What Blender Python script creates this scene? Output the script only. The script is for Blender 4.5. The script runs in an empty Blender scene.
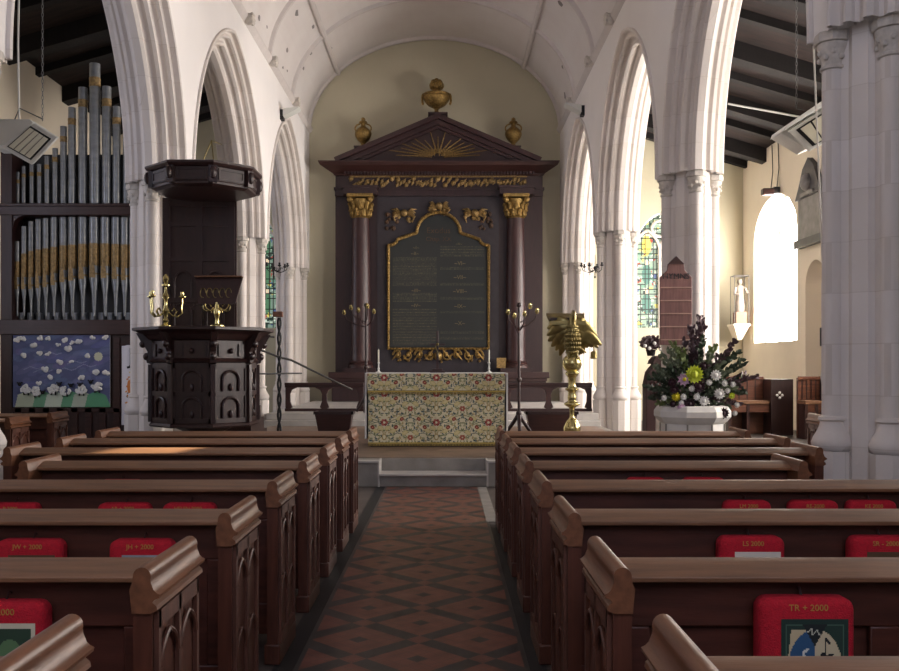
import bpy, math, random
import numpy as np
from mathutils import Vector, Matrix
random.seed(7); rng = np.random.RandomState(5)
PI = math.pi; sc = bpy.context.scene; COL = sc.collection
# ---------------------------------------------------------------- helpers
def lin(c):
    c = np.asarray(c, dtype=float) / 255.0
    return np.where(c <= .04045, c / 12.92, ((c + .055) / 1.055) ** 2.4)
def smoothprof(p, n=4):
    out = []; m = len(p)
    for i in range(m-1):
        p0, p1, p2, p3 = p[max(0,i-1)], p[i], p[i+1], p[min(m-1,i+2)]
        for k in range(n):
            t = k/n; f = lambda a, b_, c, d: .5*(2*b_+(c-a)*t+(2*a-5*b_+4*c-d)*t*t+(3*b_-a-3*c+d)*t**3)
            out.append((max(.002, f(p0[0],p1[0],p2[0],p3[0])), f(p0[1],p1[1],p2[1],p3[1])))
    return out+[p[-1]]
class MB:
    def __init__(s): s.v = []; s.f = []
    def add(s, vs, fs):
        n = len(s.v); s.v += [tuple(v) for v in vs]; s.f += [tuple(i + n for i in f) for f in fs]; return s
    def box(s, x0, x1, y0, y1, z0, z1):
        x0, x1 = min(x0, x1), max(x0, x1); y0, y1 = min(y0, y1), max(y0, y1)
        v = [(x0,y0,z0),(x1,y0,z0),(x1,y1,z0),(x0,y1,z0),(x0,y0,z1),(x1,y0,z1),(x1,y1,z1),(x0,y1,z1)]
        return s.add(v, [(0,3,2,1),(4,5,6,7),(0,1,5,4),(1,2,6,5),(2,3,7,6),(3,0,4,7)])
    def prism(s, poly, a0, a1, axis='y', closed=True):
        """poly: 2-D points; axis y: (x,z) ; x: (y,z) ; z: (x,y); extruded a0..a1"""
        def P(p, a): return {'y': (p[0], a, p[1]), 'x': (a, p[0], p[1]), 'z': (p[0], p[1], a)}[axis]
        n = len(poly); v = [P(p, a0) for p in poly] + [P(p, a1) for p in poly]
        f = [(i, (i+1) % n, (i+1) % n + n, i + n) for i in range(n)]
        if closed: f += [tuple(range(n))[::-1], tuple(range(n, 2*n))]
        return s.add(v, f)
    def lathe(s, prof, c=(0,0,0), n=16, cap=True, sx=1, sy=1, rot=0):
        v = []; f = []
        for r, z in prof:
            for k in range(n):
                a = rot + 2*PI*k/n; v.append((c[0]+r*sx*math.cos(a), c[1]+r*sy*math.sin(a), c[2]+z))
        for i in range(len(prof)-1):
            for k in range(n):
                k2 = (k+1) % n; f.append((i*n+k, i*n+k2, (i+1)*n+k2, (i+1)*n+k))
        if cap:
            f.append(tuple(range(n))[::-1]); f.append(tuple((len(prof)-1)*n+k for k in range(n)))
        return s.add(v, f)
    def tube(s, pts, r, n=8, closed=False):
        pts = [Vector(p) for p in pts]; m = len(pts); rr = r if hasattr(r, '__len__') else [r]*m
        v = []; prev = None
        for i, p in enumerate(pts):
            a = pts[(i-1) % m] if (i > 0 or closed) else p; b = pts[(i+1) % m] if (i < m-1 or closed) else p
            t = (b - a).normalized() if (b-a).length > 1e-9 else Vector((0,0,1))
            if prev is None:
                u = t.cross(Vector((0,0,1)) if abs(t.z) < .9 else Vector((0,1,0))).normalized()
            else:
                u = (prev - t*prev.dot(t)).normalized()
            prev = u; w = t.cross(u)
            for k in range(n):
                a_ = 2*PI*k/n; v.append(p + (u*math.cos(a_) + w*math.sin(a_))*rr[i])
        f = []
        for i in range(m if closed else m-1):
            j = (i+1) % m
            for k in range(n):
                k2 = (k+1) % n; f.append((i*n+k, i*n+k2, j*n+k2, j*n+k))
        if not closed: f += [tuple(range(n))[::-1], tuple((m-1)*n+k for k in range(n))]
        return s.add(v, f)
    def ball(s, c, r, n=10, m=7, rz=None, ry=None):
        rz = rz or r; ry = ry or r
        prof = [(max(1e-4, math.sin(PI*i/m)), -math.cos(PI*i/m)*rz) for i in range(m+1)]
        return s.lathe([(p[0]*r, p[1]) for p in prof], c, n, True, 1, ry/r)
    def loft(s, rings, cap=True):
        n = len(rings[0]); v = [p for r in rings for p in r]; f = []
        for i in range(len(rings)-1):
            for k in range(n):
                k2 = (k+1) % n; f.append((i*n+k, i*n+k2, (i+1)*n+k2, (i+1)*n+k))
        if cap: f += [tuple(range(n))[::-1], tuple((len(rings)-1)*n+k for k in range(n))]
        return s.add(v, f)
    def xf(s, M):
        s.v = [tuple(M @ Vector(p)) for p in s.v]; return s
    def build(s, name, m, parent=None, loc=None, rot=None, smooth=35, bev=0):
        me = bpy.data.meshes.new(name); me.from_pydata(s.v, [], s.f); me.update()
        o = bpy.data.objects.new(name, me); COL.objects.link(o)
        if smooth and len(me.polygons):
            me.polygons.foreach_set('use_smooth', [True]*len(me.polygons)); me.set_sharp_from_angle(angle=math.radians(smooth))
        for mm in (m if isinstance(m, (list, tuple)) else [m]): me.materials.append(mm)
        if parent: o.parent = parent
        if loc: o.location = loc
        if rot: o.rotation_euler = rot
        if bev:
            b = o.modifiers.new('b', 'BEVEL'); b.width = bev; b.segments = 2; b.limit_method = 'ANGLE'; b.angle_limit = math.radians(40)
        return o
def tag(o, label=None, cat=None, group=None, kind=None):
    if label: o['label'] = label
    if cat: o['category'] = cat
    if group: o['group'] = group
    if kind: o['kind'] = kind
    return o
def thing(name, label, cat, loc=(0,0,0), rz=0, group=None):
    o = bpy.data.objects.new(name, None); COL.objects.link(o); o.location = loc; o.rotation_euler = (0,0,rz)
    o.empty_display_size = .1
    return tag(o, label, cat, group)
def dup(o, parent=None):
    c = o.copy(); COL.objects.link(c)
    if parent: c.parent = parent
    for ch in list(KIDS.get(o.name, ())) or [x for x in bpy.data.objects if x.parent == o]: dup(ch, c)
    return c
KIDS = {}
def B(*a): return MB().box(*a)
# materials
MATS = {}
def mat(name, col, rough=.6, metal=0, var=.12, scale=6, bump=0, bscale=40, stretch=(1,1,1), col2=None, spec=.5, coords='Object', emit=0):
    if name in MATS: return MATS[name]
    m = bpy.data.materials.new(name); m.use_nodes = True; nt = m.node_tree; b = nt.nodes['Principled BSDF']
    c = tuple(lin(col)); b.inputs['Roughness'].default_value = rough; b.inputs['Metallic'].default_value = metal
    b.inputs['Specular IOR Level'].default_value = spec
    tc = nt.nodes.new('ShaderNodeTexCoord'); mp = nt.nodes.new('ShaderNodeMapping'); mp.inputs['Scale'].default_value = stretch
    nt.links.new(tc.outputs[coords], mp.inputs[0])
    nz = nt.nodes.new('ShaderNodeTexNoise'); nz.inputs['Scale'].default_value = scale; nz.inputs['Detail'].default_value = 5
    nt.links.new(mp.outputs[0], nz.inputs['Vector'])
    rp = nt.nodes.new('ShaderNodeValToRGB'); rp.color_ramp.elements[0].position = .3; rp.color_ramp.elements[1].position = .7
    d = tuple(lin(col2)) if col2 else tuple(max(0, x*(1-var*2)) for x in c)
    rp.color_ramp.elements[0].color = (*d, 1); rp.color_ramp.elements[1].color = (*c, 1)
    nt.links.new(nz.outputs[0], rp.inputs[0]); nt.links.new(rp.outputs[0], b.inputs['Base Color'])
    if bump:
        n2 = nt.nodes.new('ShaderNodeTexNoise'); n2.inputs['Scale'].default_value = bscale; nt.links.new(mp.outputs[0], n2.inputs['Vector'])
        bp = nt.nodes.new('ShaderNodeBump'); bp.inputs['Strength'].default_value = bump; bp.inputs['Distance'].default_value = .02
        nt.links.new(n2.outputs[0], bp.inputs['Height']); nt.links.new(bp.outputs[0], b.inputs['Normal'])
    if emit:
        b.inputs['Emission Color'].default_value = (*c, 1); b.inputs['Emission Strength'].default_value = emit
    MATS[name] = m; return m
def vcmat(name, rough=.7, metal=0, emit=0, bump=0):
    if name in MATS: return MATS[name]
    m = bpy.data.materials.new(name); m.use_nodes = True; nt = m.node_tree; b = nt.nodes['Principled BSDF']
    a = nt.nodes.new('ShaderNodeVertexColor'); a.layer_name = 'Col'
    nt.links.new(a.outputs[0], b.inputs['Base Color']); b.inputs['Roughness'].default_value = rough; b.inputs['Metallic'].default_value = metal
    if emit:
        nt.links.new(a.outputs[0], b.inputs['Emission Color']); b.inputs['Emission Strength'].default_value = emit
    if bump:
        n2 = nt.nodes.new('ShaderNodeTexNoise'); n2.inputs['Scale'].default_value = 120
        bp = nt.nodes.new('ShaderNodeBump'); bp.inputs['Strength'].default_value = bump; nt.links.new(n2.outputs[0], bp.inputs['Height']); nt.links.new(bp.outputs[0], b.inputs['Normal'])
    MATS[name] = m; return m
def masonry(name, col, mortar, bw, bh, axes, rough=.8, var=.05, strength=.25):
    """ashlar courses: axes picks world axes for the course pattern"""
    m = mat(name, col, rough, var=var, scale=1.3, bump=.12, bscale=25); nt = m.node_tree; b = nt.nodes['Principled BSDF']
    rp = [n for n in nt.nodes if n.type == 'VALTORGB'][0]; tc = [n for n in nt.nodes if n.type == 'TEX_COORD'][0]
    sp = nt.nodes.new('ShaderNodeSeparateXYZ'); cb = nt.nodes.new('ShaderNodeCombineXYZ'); nt.links.new(tc.outputs['Object'], sp.inputs[0])
    ad = nt.nodes.new('ShaderNodeMath'); nt.links.new(sp.outputs['X'], ad.inputs[0]); nt.links.new(sp.outputs['Y'], ad.inputs[1])
    nt.links.new(ad.outputs[0], cb.inputs[0]); nt.links.new(sp.outputs['Z'], cb.inputs[1])
    br = nt.nodes.new('ShaderNodeTexBrick'); br.inputs['Scale'].default_value = 1; br.inputs['Brick Width'].default_value = bw; br.inputs['Row Height'].default_value = bh
    br.inputs['Mortar Size'].default_value = .004; br.inputs['Color1'].default_value = (1,1,1,1); br.inputs['Color2'].default_value = (.93,.92,.9,1)
    br.inputs['Mortar'].default_value = (*[x for x in mortar], 1)
    nt.links.new(cb.outputs[0], br.inputs['Vector'])
    mx = nt.nodes.new('ShaderNodeMix'); mx.data_type = 'RGBA'; mx.blend_type = 'MULTIPLY'; mx.inputs[0].default_value = 1
    nt.links.new(rp.outputs[0], mx.inputs[6]); nt.links.new(br.outputs[0], mx.inputs[7]); nt.links.new(mx.outputs[2], b.inputs['Base Color'])
    return m
# painted grids: numpy canvas -> face colours of a real surface
class Cv:
    def __init__(s, w, h, nx, ny, bg):
        s.w, s.h, s.nx, s.ny = w, h, nx, ny; s.a = np.zeros((ny, nx, 3)) + np.array(bg, float)
        s.X, s.Z = np.meshgrid((np.arange(nx)+.5)/nx*w, (np.arange(ny)+.5)/ny*h)
    def put(s, m, c, k=1.): s.a[m] = s.a[m]*(1-k) + np.array(c, float)*k
    def ell(s, x, z, rx, rz, c, ang=0, k=1.):
        ca, sa = math.cos(ang), math.sin(ang); dx, dz = s.X-x, s.Z-z
        s.put(((dx*ca+dz*sa)/rx)**2 + ((-dx*sa+dz*ca)/rz)**2 < 1, c, k)
    def rect(s, x0, x1, z0, z1, c, k=1.): s.put((s.X >= x0) & (s.X < x1) & (s.Z >= z0) & (s.Z < z1), c, k)
    def line(s, pts, t, c, k=1.):
        for (x0, z0), (x1, z1) in zip(pts[:-1], pts[1:]):
            dx, dz = x1-x0, z1-z0; L = dx*dx+dz*dz + 1e-12
            u = np.clip(((s.X-x0)*dx + (s.Z-z0)*dz)/L, 0, 1)
            s.put((s.X-x0-u*dx)**2 + (s.Z-z0-u*dz)**2 < (t/2)**2, c, k)
    def poly(s, pts, c, k=1.):
        ins = np.zeros(s.X.shape, bool); n = len(pts)
        for i in range(n):
            (x0, z0), (x1, z1) = pts[i], pts[(i+1) % n]
            if z0 == z1: continue
            cnd = ((z0 > s.Z) != (z1 > s.Z)) & (s.X < (x1-x0)*(s.Z-z0)/(z1-z0)+x0); ins ^= cnd
        s.put(ins, c, k)
    def build(s, name, m, parent=None, loc=None, fn=None, mask=None, thick=0, rot=None):
        """grid surface in local x-z plane facing -y; fn(x,z)->(x,y,z)"""
        nx, ny = s.nx, s.ny; fn = fn or (lambda x, z: (x, 0, z))
        V = [fn(i/nx*s.w, j/ny*s.h) for j in range(ny+1) for i in range(nx+1)]; F = []; C = []
        L = lin(np.clip(s.a, 0, 255))
        for j in range(ny):
            for i in range(nx):
                if mask is not None and not mask[j, i]: continue
                q = j*(nx+1)+i; F.append((q, q+1, q+nx+2, q+nx+1)); C.append(L[j, i])
        me = bpy.data.meshes.new(name); me.from_pydata(V, [], F); me.update()
        at = me.color_attributes.new('Col', 'FLOAT_COLOR', 'CORNER')
        cc = np.ones((len(F), 4, 4)); cc[:, :, :3] = np.array(C)[:, None, :]; at.data.foreach_set('color', cc.ravel())
        me.polygons.foreach_set('use_smooth', [True]*len(F)); me.materials.append(m)
        o = bpy.data.objects.new(name, me); COL.objects.link(o)
        if parent: o.parent = parent
        if loc: o.location = loc
        if rot: o.rotation_euler = rot
        return o
def text(name, s, size, m, parent, loc, rot=(PI/2,0,0), depth=.002, align='CENTER'):
    cu = bpy.data.curves.new(name, 'FONT'); cu.body = s; cu.size = size; cu.extrude = depth; cu.align_x = align; cu.resolution_u = 3
    t = bpy.data.objects.new(name, cu); COL.objects.link(t); bpy.context.view_layer.update()
    me = bpy.data.meshes.new_from_object(t.evaluated_get(bpy.context.evaluated_depsgraph_get())); bpy.data.objects.remove(t)
    me.name = name; me.materials.clear(); me.materials.append(m); o = bpy.data.objects.new(name, me); COL.objects.link(o)
    o.parent = parent; o.location = loc; o.rotation_euler = rot; return o
# ---------------------------------------------------------------- materials
PLASTER = mat('cream limewash plaster', (230,218,197), .85, var=.05, scale=.9, bump=.08, bscale=12)
EASTP = mat('darker east wall plaster', (196,189,164), .85, var=.05, scale=.7, bump=.08, bscale=12)  # EASTP is a darker cream than the aisle plaster
WHITE = mat('white limewash plaster', (236,231,228), .85, var=.03, scale=.8, bump=.08, bscale=12)
VAULTM = mat('stained vault plaster', (218,212,208), .85, var=.05, scale=1.2, col2=(212,204,200), bump=.1, bscale=8)
VRIB = mat('vault rib plaster', (206,198,194), .8, var=.04)
STONE = masonry('dressed limestone', (226,218,212), (.84,.82,.79), .9, .42, None)
STONE2 = mat('carved limestone', (212,204,194), .8, var=.14, scale=18, bump=.3, bscale=40)
ROOFW = mat('dark roof timber', (22,15,15), .85, var=.3, scale=3, stretch=(6,1,1), bump=.2)
ROOFB = mat('brown roof boards', (46,31,27), .9, var=.4, scale=2, stretch=(1,5,1))
def wood(name, col, rough=.35, var=.22, st=(1,10,10), spec=.5):
    return mat(name, col, rough, var=var, scale=3.2, stretch=st, bump=.05, bscale=20, spec=spec)
PEWX = wood('oak pew boards', (84,44,33), .42); PEWY = wood('oak pew ends', (94,53,39), .4, st=(10,10,1))
PEWCAP = wood('oak pew cap moulding', (128,82,55), .42, st=(10,1,10)); LEDGE = wood('oak ledge lightened for sheen', (136,96,68), .45)  # LEDGE paler than the pews: reflected window light put into its colour
TRAC = wood('oak tracery', (104,62,46), .55, st=(10,10,1))
DARKW = wood('black oak carving', (50,27,25), .42, st=(8,8,1)); DARKX = wood('black oak rails', (60,34,31), .38)
PULP = wood('pulpit oak', (54,30,28), .4, st=(6,6,1)); MAHOG = wood('reredos mahogany', (50,27,27), .45, st=(6,6,1))
MAHOG2 = wood('reredos column mahogany', (58,30,29), .45, st=(8,8,1)); RBACK = mat('slate grey painted panel', (52,45,51), .6, var=.15)
GOLD = mat('old gilding', (172,140,82), .42, metal=.75, var=.3, scale=20, bump=.5, bscale=60)
GOLDP = mat('dull gold leaf', (156,126,76), .5, metal=.5, var=.35, scale=30, bump=.4, bscale=60)
BRASS = mat('polished brass', (206,190,130), .22, metal=.9, var=.15, scale=12)
BRASSD = mat('aged brass', (158,142,92), .32, metal=.85, var=.25, scale=10)
IRON = mat('black wrought iron', (22,20,20), .5, metal=.4); ROD = mat('dark steel rod', (58,56,56), .4, metal=.6)
PIPE = mat('grey organ pipe metal', (140,143,146), .36, metal=.45, var=.12, scale=5, stretch=(1,1,3))
PIPEG = mat('gold stencilled pipe', (170,140,92), .5, metal=.3, var=.3, scale=25)
MARBLE = mat('pale grey step stone', (190,184,178), .5, var=.1, scale=3); STEPST = mat('grey worn step stone', (152,146,138), .6, var=.18, scale=4, bump=.1)
RED = mat('red wool needlework', (196,14,40), .85, var=.12, scale=90, bump=.5, bscale=220)
YARN = mat('gold needlework letters', (196,150,70), .8); HEAT = mat('white enamelled casing', (212,212,206), .45, var=.03)
QUARTZ = mat('brightened heater element', (226,222,200), .4, var=.06); DARKM = mat('black metal', (26,26,28), .5)  # QUARTZ colour brightened to stand in for light the elements catch
CLOTHW = mat('white linen', (228,226,220), .9, var=.04); CANDLE = mat('ivory candle wax', (236,230,208), .5, var=.03)
FLOORS = mat('dark floor stone', (92,82,76), .6, var=.2, scale=3, bump=.1); CHAIN = mat('galvanised chain', (120,120,120), .4, metal=.7)
VC = vcmat('painted cloth', .85, bump=.15); VCP = vcmat('painted panel', .6); VCG = vcmat('stained glass', .3, emit=.7)
SKYG = mat('bright window glass', (255,249,244), .3, var=0, emit=1)
SKYG.node_tree.nodes['Principled BSDF'].inputs['Emission Strength'].default_value = 22
SKYW = mat('added window glass', (222,230,255), .3, var=0, emit=3)  # glow for the unseen windows added on the west and north sides
def struct(o): o['kind'] = 'structure'; return o
# ---------------------------------------------------------------- dimensions
H = 1.5; XR, XL = 3.13, -3.75; PIERS = [1.95, 7.7, 13.45, 19.2, 24.95]; T = .80
ZS, ZAP, ZV, YE = 4.25, 7.4, 7.95, 25.4; HS = 2.68; XS, XN = 8.16, -8.6
hh = ZAP-ZS; RA = (hh*hh + HS*HS)/(2*HS)
def archz(s, zs):      # outer arch height at distance s from its centre
    s = abs(s); hh = ZAP-zs; RA = (hh*hh + HS*HS)/(2*HS); cx = RA - HS
    return zs + math.sqrt(max(0, RA*RA - (s+cx)**2))
# ---------------------------------------------------------------- floor
def tile_mat():
    m = bpy.data.materials.new('red and black tile lattice'); m.use_nodes = True; nt = m.node_tree; N = nt.nodes; Lk = nt.links
    b = N['Principled BSDF']; b.inputs['Roughness'].default_value = .33
    tc = N.new('ShaderNodeTexCoord'); sp = N.new('ShaderNodeSeparateXYZ'); Lk.new(tc.outputs['Object'], sp.inputs[0])
    def M(op, a, b_=None, c=None):
        n = N.new('ShaderNodeMath'); n.operation = op
        for i, q in enumerate((a, b_, c)):
            if q is None: continue
            if isinstance(q, (int, float)): n.inputs[i].default_value = q
            else: Lk.new(q, n.inputs[i])
        return n.outputs[0]
    D = .664
    X = M('ADD', sp.outputs['X'], .147); Y = M('SUBTRACT', sp.outputs['Y'], 4.74)
    def d(sign):
        u = M('DIVIDE', M('ADD' if sign > 0 else 'SUBTRACT', X, Y), D)
        return M('ABSOLUTE', M('SUBTRACT', M('FRACT', M('ADD', u, 50.5)), .5))
    du, dv = d(1), d(-1)
    lu, lv = M('GREATER_THAN', du, .392), M('GREATER_THAN', dv, .392)
    xor = M('ABSOLUTE', M('SUBTRACT', lu, lv)); cen = M('MULTIPLY', M('LESS_THAN', du, .085), M('LESS_THAN', dv, .085))
    blk = M('MAXIMUM', xor, cen)
    # joints between small tiles
    def j(q): return M('GREATER_THAN', M('ABSOLUTE', M('SUBTRACT', M('FRACT', M('DIVIDE', M('ADD', q, .085), .17)), .5)), .47)
    jt = M('MAXIMUM', j(du), j(dv))
    # border: black line at edges of the field
    bd = M('GREATER_THAN', M('ABSOLUTE', M('ADD', sp.outputs['X'], .17)), .56)
    blk = M('MAXIMUM', blk, bd)
    nz = N.new('ShaderNodeTexNoise'); nz.inputs['Scale'].default_value = 9; Lk.new(tc.outputs['Object'], nz.inputs[0])
    def ramp(a, c):
        r = N.new('ShaderNodeValToRGB'); r.color_ramp.elements[0].position = .3; r.color_ramp.elements[1].position = .7
        r.color_ramp.elements[0].color = (*lin(a), 1); r.color_ramp.elements[1].color = (*lin(c), 1); Lk.new(nz.outputs[0], r.inputs[0]); return r.outputs[0]
    r1 = ramp((108,64,52), (130,80,66)); r2 = ramp((50,48,48), (64,62,60))
    mx = N.new('ShaderNodeMix'); mx.data_type = 'RGBA'; Lk.new(blk, mx.inputs[0]); Lk.new(r1, mx.inputs[6]); Lk.new(r2, mx.inputs[7])
    m2 = N.new('ShaderNodeMix'); m2.data_type = 'RGBA'; Lk.new(M('MULTIPLY', jt, .5), m2.inputs[0]); Lk.new(mx.outputs[2], m2.inputs[6]); m2.inputs[7].default_value = (.06,.05,.045,1)
    Lk.new(m2.outputs[2], b.inputs['Base Color'])
    bp = N.new('ShaderNodeBump'); bp.inputs['Strength'].default_value = .15; Lk.new(nz.outputs[0], bp.inputs['Height']); Lk.new(bp.outputs[0], b.inputs['Normal'])
    return m
fl = struct(B(-9, 8.7, -4.2, 26, -.3, -.004).build('floor', FLOORS))
struct(B(-.755, .415, -3.9, 11.47, -.01, 0).build('trim_1', tile_mat()))
MB().box(-.86,-.755,-3.9,11.47,-.01,-.001).box(.415,.5,-3.9,8.6,-.01,-.001).build('dark_edging', DARKM, fl)
MB().box(.39,.5,8.9,11.47,-.01,.002).build('stone_edging', STEPST, fl)
# platform with the recessed step, sanctuary steps
dais = MB().box(-3.6, -.83+.0, 11.47, 18.2, -.0, .32).box(.51, 3.05, 11.47, 18.2, 0, .32).box(-.83, .51, 11.85, 18.2, 0, .32)
dais = struct(dais.build('trim_2', STEPST, bev=.008))
MB().box(-.825, .505, 11.50, 11.85, 0, .14).build('recessed_step', STEPST, dais, bev=.004)
B(-.828, .508, 11.45, 11.85, .135, .16).build('step_nosing', MARBLE, dais, bev=.004)
MB().box(-3.6, -.83, 11.45, 11.6, .30, .325).build('dais_nosing', MARBLE, dais, bev=.004); MB().box(.51, 3.05, 11.45, 11.6, .30, .325).build('dais_nosing', MARBLE, dais, bev=.004)
for xx in (-.845, .505): B(xx, xx+.02, 11.455, 11.86, 0, .322).build('cheek_edge', MARBLE, dais)
B(-3.4, 2.9, 11.87, 18.0, .3195, .326).build('floor_boards', mat('brown tiled dais floor', (128,104,88), .45, var=.2, scale=5), dais)
struct(MB().box(-3.6, 3.05, 18.2, 25.4, 0, .42).box(-3.6, 3.05, 18.5, 25.4, .42, .55).build('trim_3', MARBLE, bev=.01))
# ---------------------------------------------------------------- walls with openings
def wall_open(name, m, mapf, s0, s1, z0, z1, ops, depth=.45, ds=.25, pane=None):
    """mapf(s,z,d); ops: (centre, half, zbottom, zspring, ztop)"""
    cuts = {s0, s1}
    for c, h, zb, zs, zt in ops:
        cuts |= {c + h*math.sin(PI/2*k/12) for k in range(-12, 13)}
    cuts = sorted(x for x in cuts if s0 <= x <= s1)
    def top(o, s):
        c, h, zb, zs, zt = o; r = zt-zs; R = (r*r+h*h)/(2*h); x = min(abs(s-c), h)
        if R < h: return zs + r*math.sqrt(max(0, 1-(x/h)**2))
        return zs + math.sqrt(max(0, R*R-(x+R-h)**2))
    mb = MB()
    def quad(a, b_, c, d): mb.add([a, b_, c, d], [(0,1,2,3)])
    for a, b_ in zip(cuts[:-1], cuts[1:]):
        if b_-a < 1e-6: continue
        mid = (a+b_)/2; o = next((o for o in ops if abs(mid-o[0]) < o[1]), None)
        if o is None: quad(mapf(a,z0,0), mapf(b_,z0,0), mapf(b_,z1,0), mapf(a,z1,0)); continue
        ta, tb = top(o, a), top(o, b_)
        if o[2] > z0: quad(mapf(a,z0,0), mapf(b_,z0,0), mapf(b_,o[2],0), mapf(a,o[2],0))
        quad(mapf(a,ta,0), mapf(b_,tb,0), mapf(b_,z1,0), mapf(a,z1,0))
        quad(mapf(a,ta,0), mapf(b_,tb,0), mapf(b_,tb,depth), mapf(a,ta,depth))
        quad(mapf(a,o[2],0), mapf(b_,o[2],0), mapf(b_,o[2],depth), mapf(a,o[2],depth))
    for c, h, zb, zs, zt in ops:
        for e in (c-h, c+h): quad(mapf(e,zb,0), mapf(e,zs,0), mapf(e,zs,depth), mapf(e,zb,depth))
    w = struct(mb.build(name, m, smooth=20)); w['top'] = 0; del w['top']
    return w, top
def window_pane(n, mapf, o, top, depth, m, mull=1, w=.5):
    c, h, zb, zs, zt = o; mb = MB(); K = 24
    for k in range(K):
        a, b_ = c-h+2*h*k/K, c-h+2*h*(k+1)/K
        mb.add([mapf(a,zb,depth), mapf(b_,zb,depth), mapf(b_,top(o,b_),depth), mapf(a,top(o,a),depth)], [(0,1,2,3)])
    win = struct(mb.build('window_%d' % n, m, smooth=0))
    t = MB()
    for q in range(1, mull+1):
        s = c - h + 2*h*q/(mull+1); t.tube([mapf(s, zb, depth-.06), mapf(s, zs+.05, depth-.06)], .05, 6)
        # light heads: pointed sub-arches meeting tracery
    hw = h/(mull+1)
    for q in range(mull+1):
        cc = c - h + hw*(2*q+1)
        for sg in (-1, 1):
            pts = []
            for k in range(9):
                th = math.acos(.5)*k/8; pts.append(mapf(cc + sg*(2*hw*math.cos(th)-hw), zs-.1+2*hw*math.sin(th), depth-.06))
            t.tube(pts, .04, 6)
    rr = hw*.62; zc = zs + (zt-zs)*.55
    t.tube([mapf(c+rr*math.cos(a), zc+rr*math.sin(a), depth-.06) for a in [2*PI*k/20 for k in range(20)]], .04, 6, closed=True)
    pts = [mapf(c-h*math.cos(PI*k/24), top(o, c-h*math.cos(PI*k/24)), depth-.06) for k in range(25)]
    t.tube([mapf(c-h, zb, depth-.06)] + pts + [mapf(c+h, zb, depth-.06)], .055, 6)
    t.build('tracery', STONE, win)
    return win
# south aisle wall (right)
mS = lambda s, z, d: (XS+d, s, z)
so = [(23.0, 1.5, 2.1, 4.7, 5.75), (17.0, 1.4, 2.1, 4.6, 5.75), (11.2, 1.4, 2.1, 4.6, 5.75), (20.45, .55, 0, 3.3, 3.85)]  # the two nearer windows are unseen, added as daylight sources
wS, tp = wall_open('wall_right', PLASTER, mS, -4, YE, 0, 7.2, so)
for i, o in enumerate(so[:3]): window_pane(i+1, mS, o, tp, .4, SKYG, mull=2)
door = struct(MB().box(XS+.36, XS+.44, 19.9, 21.0, 0, 3.9).build('door_1', WHITE))
# north aisle wall (left)
mN = lambda s, z, d: (XN-d, s, z)
no = [(22.6, 1.1, 2.1, 4.6, 5.75), (11.2, 1.3, 2.1, 4.6, 5.75)]  # both windows unseen, put in as weak daylight for the aisle
wN, tp = wall_open('wall_left', PLASTER, mN, -4, YE, 0, 7.8, no)
for i, o in enumerate(no): window_pane(i+6, mN, o, tp, .4, SKYW, mull=2)
# east wall with two stained-glass windows
mE = lambda s, z, d: (s, YE+d, z)
eo = [(-5.35, .75, 2.55, 4.75, 5.8), (5.92, .7, 2.55, 4.75, 5.75)]
wE, tp = wall_open('wall_back', EASTP, mE, -9.1, 8.7, 0, 11, eo, depth=.35)
def glass_canvas(w, h, seed):
    r = np.random.RandomState(seed); nx, ny = 56, 120; c = Cv(w, h, nx, ny, (120,140,126))
    pal = [(190,204,190),(96,136,116),(40,66,62),(34,52,50),(214,200,96),(150,60,50),(70,90,130),(176,190,170),(50,70,60),(210,214,200)]
    for k in range(420):
        x, z = r.rand()*w, r.rand()*h; a = r.rand()*3; s = .02+.05*r.rand(); c.ell(x, z, s, s*.8, pal[r.randint(len(pal))], a)
    for z in (.25,.5,.75):
        c.ell(w*.25, h*z-.1, .12, .3, (205,190,90) if z > .6 else (70,110,100)); c.ell(w*.75, h*z-.1, .12, .3, (80,120,90)); c.ell(w*.25, h*z+.22, .06, .07, (220,200,170)); c.ell(w*.75, h*z+.22, .06, .07, (220,200,170))
    for z in np.arange(.1, h, .14): c.line([(0,z),(w,z+.02)], .022, (16,20,18))
    for x in np.arange(.08, w, .11): c.line([(x,0),(x+.02,h)], .02, (16,20,18))
    for x in (w*.25, w*.75): c.line([(x,0),(x,h)], .012, (20,24,22))
    return c
for i, o in enumerate(eo):
    c, h, zb, zs, zt = o; cv = glass_canvas(2*h, zt-zb, 3+i)
    msk = np.zeros((cv.ny, cv.nx), bool)
    for q in range(cv.nx):
        tz = tp(o, c-h+(q+.5)/cv.nx*2*h)-zb; msk[:, q] = (np.arange(cv.ny)+.5)/cv.ny*(zt-zb) < tz
    w = struct(cv.build('window_%d' % (10+i), VCG, fn=lambda x, z, c=c, h=h, zb=zb: (c-h+x, YE+.3, zb+z), mask=msk))
    t = window_pane(99, mE, o, tp, .3, STONE, mull=1)
    for ch in [x for x in bpy.data.objects if x.parent == t]: ch.parent = w
    bpy.data.objects.remove(t)
# west wall behind the camera; its unseen large window is added to light the nave
mW = lambda s, z, d: (s, -4-d, z)
wo = [(.6, 2.3, 3.6, 7.4, 9.6)]
wW, tp = wall_open('wall_front', PLASTER, mW, -9.1, 8.7, 0, 11, wo)
window_pane(12, mW, wo[0], tp, .35, SKYW, mull=3)
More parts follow.
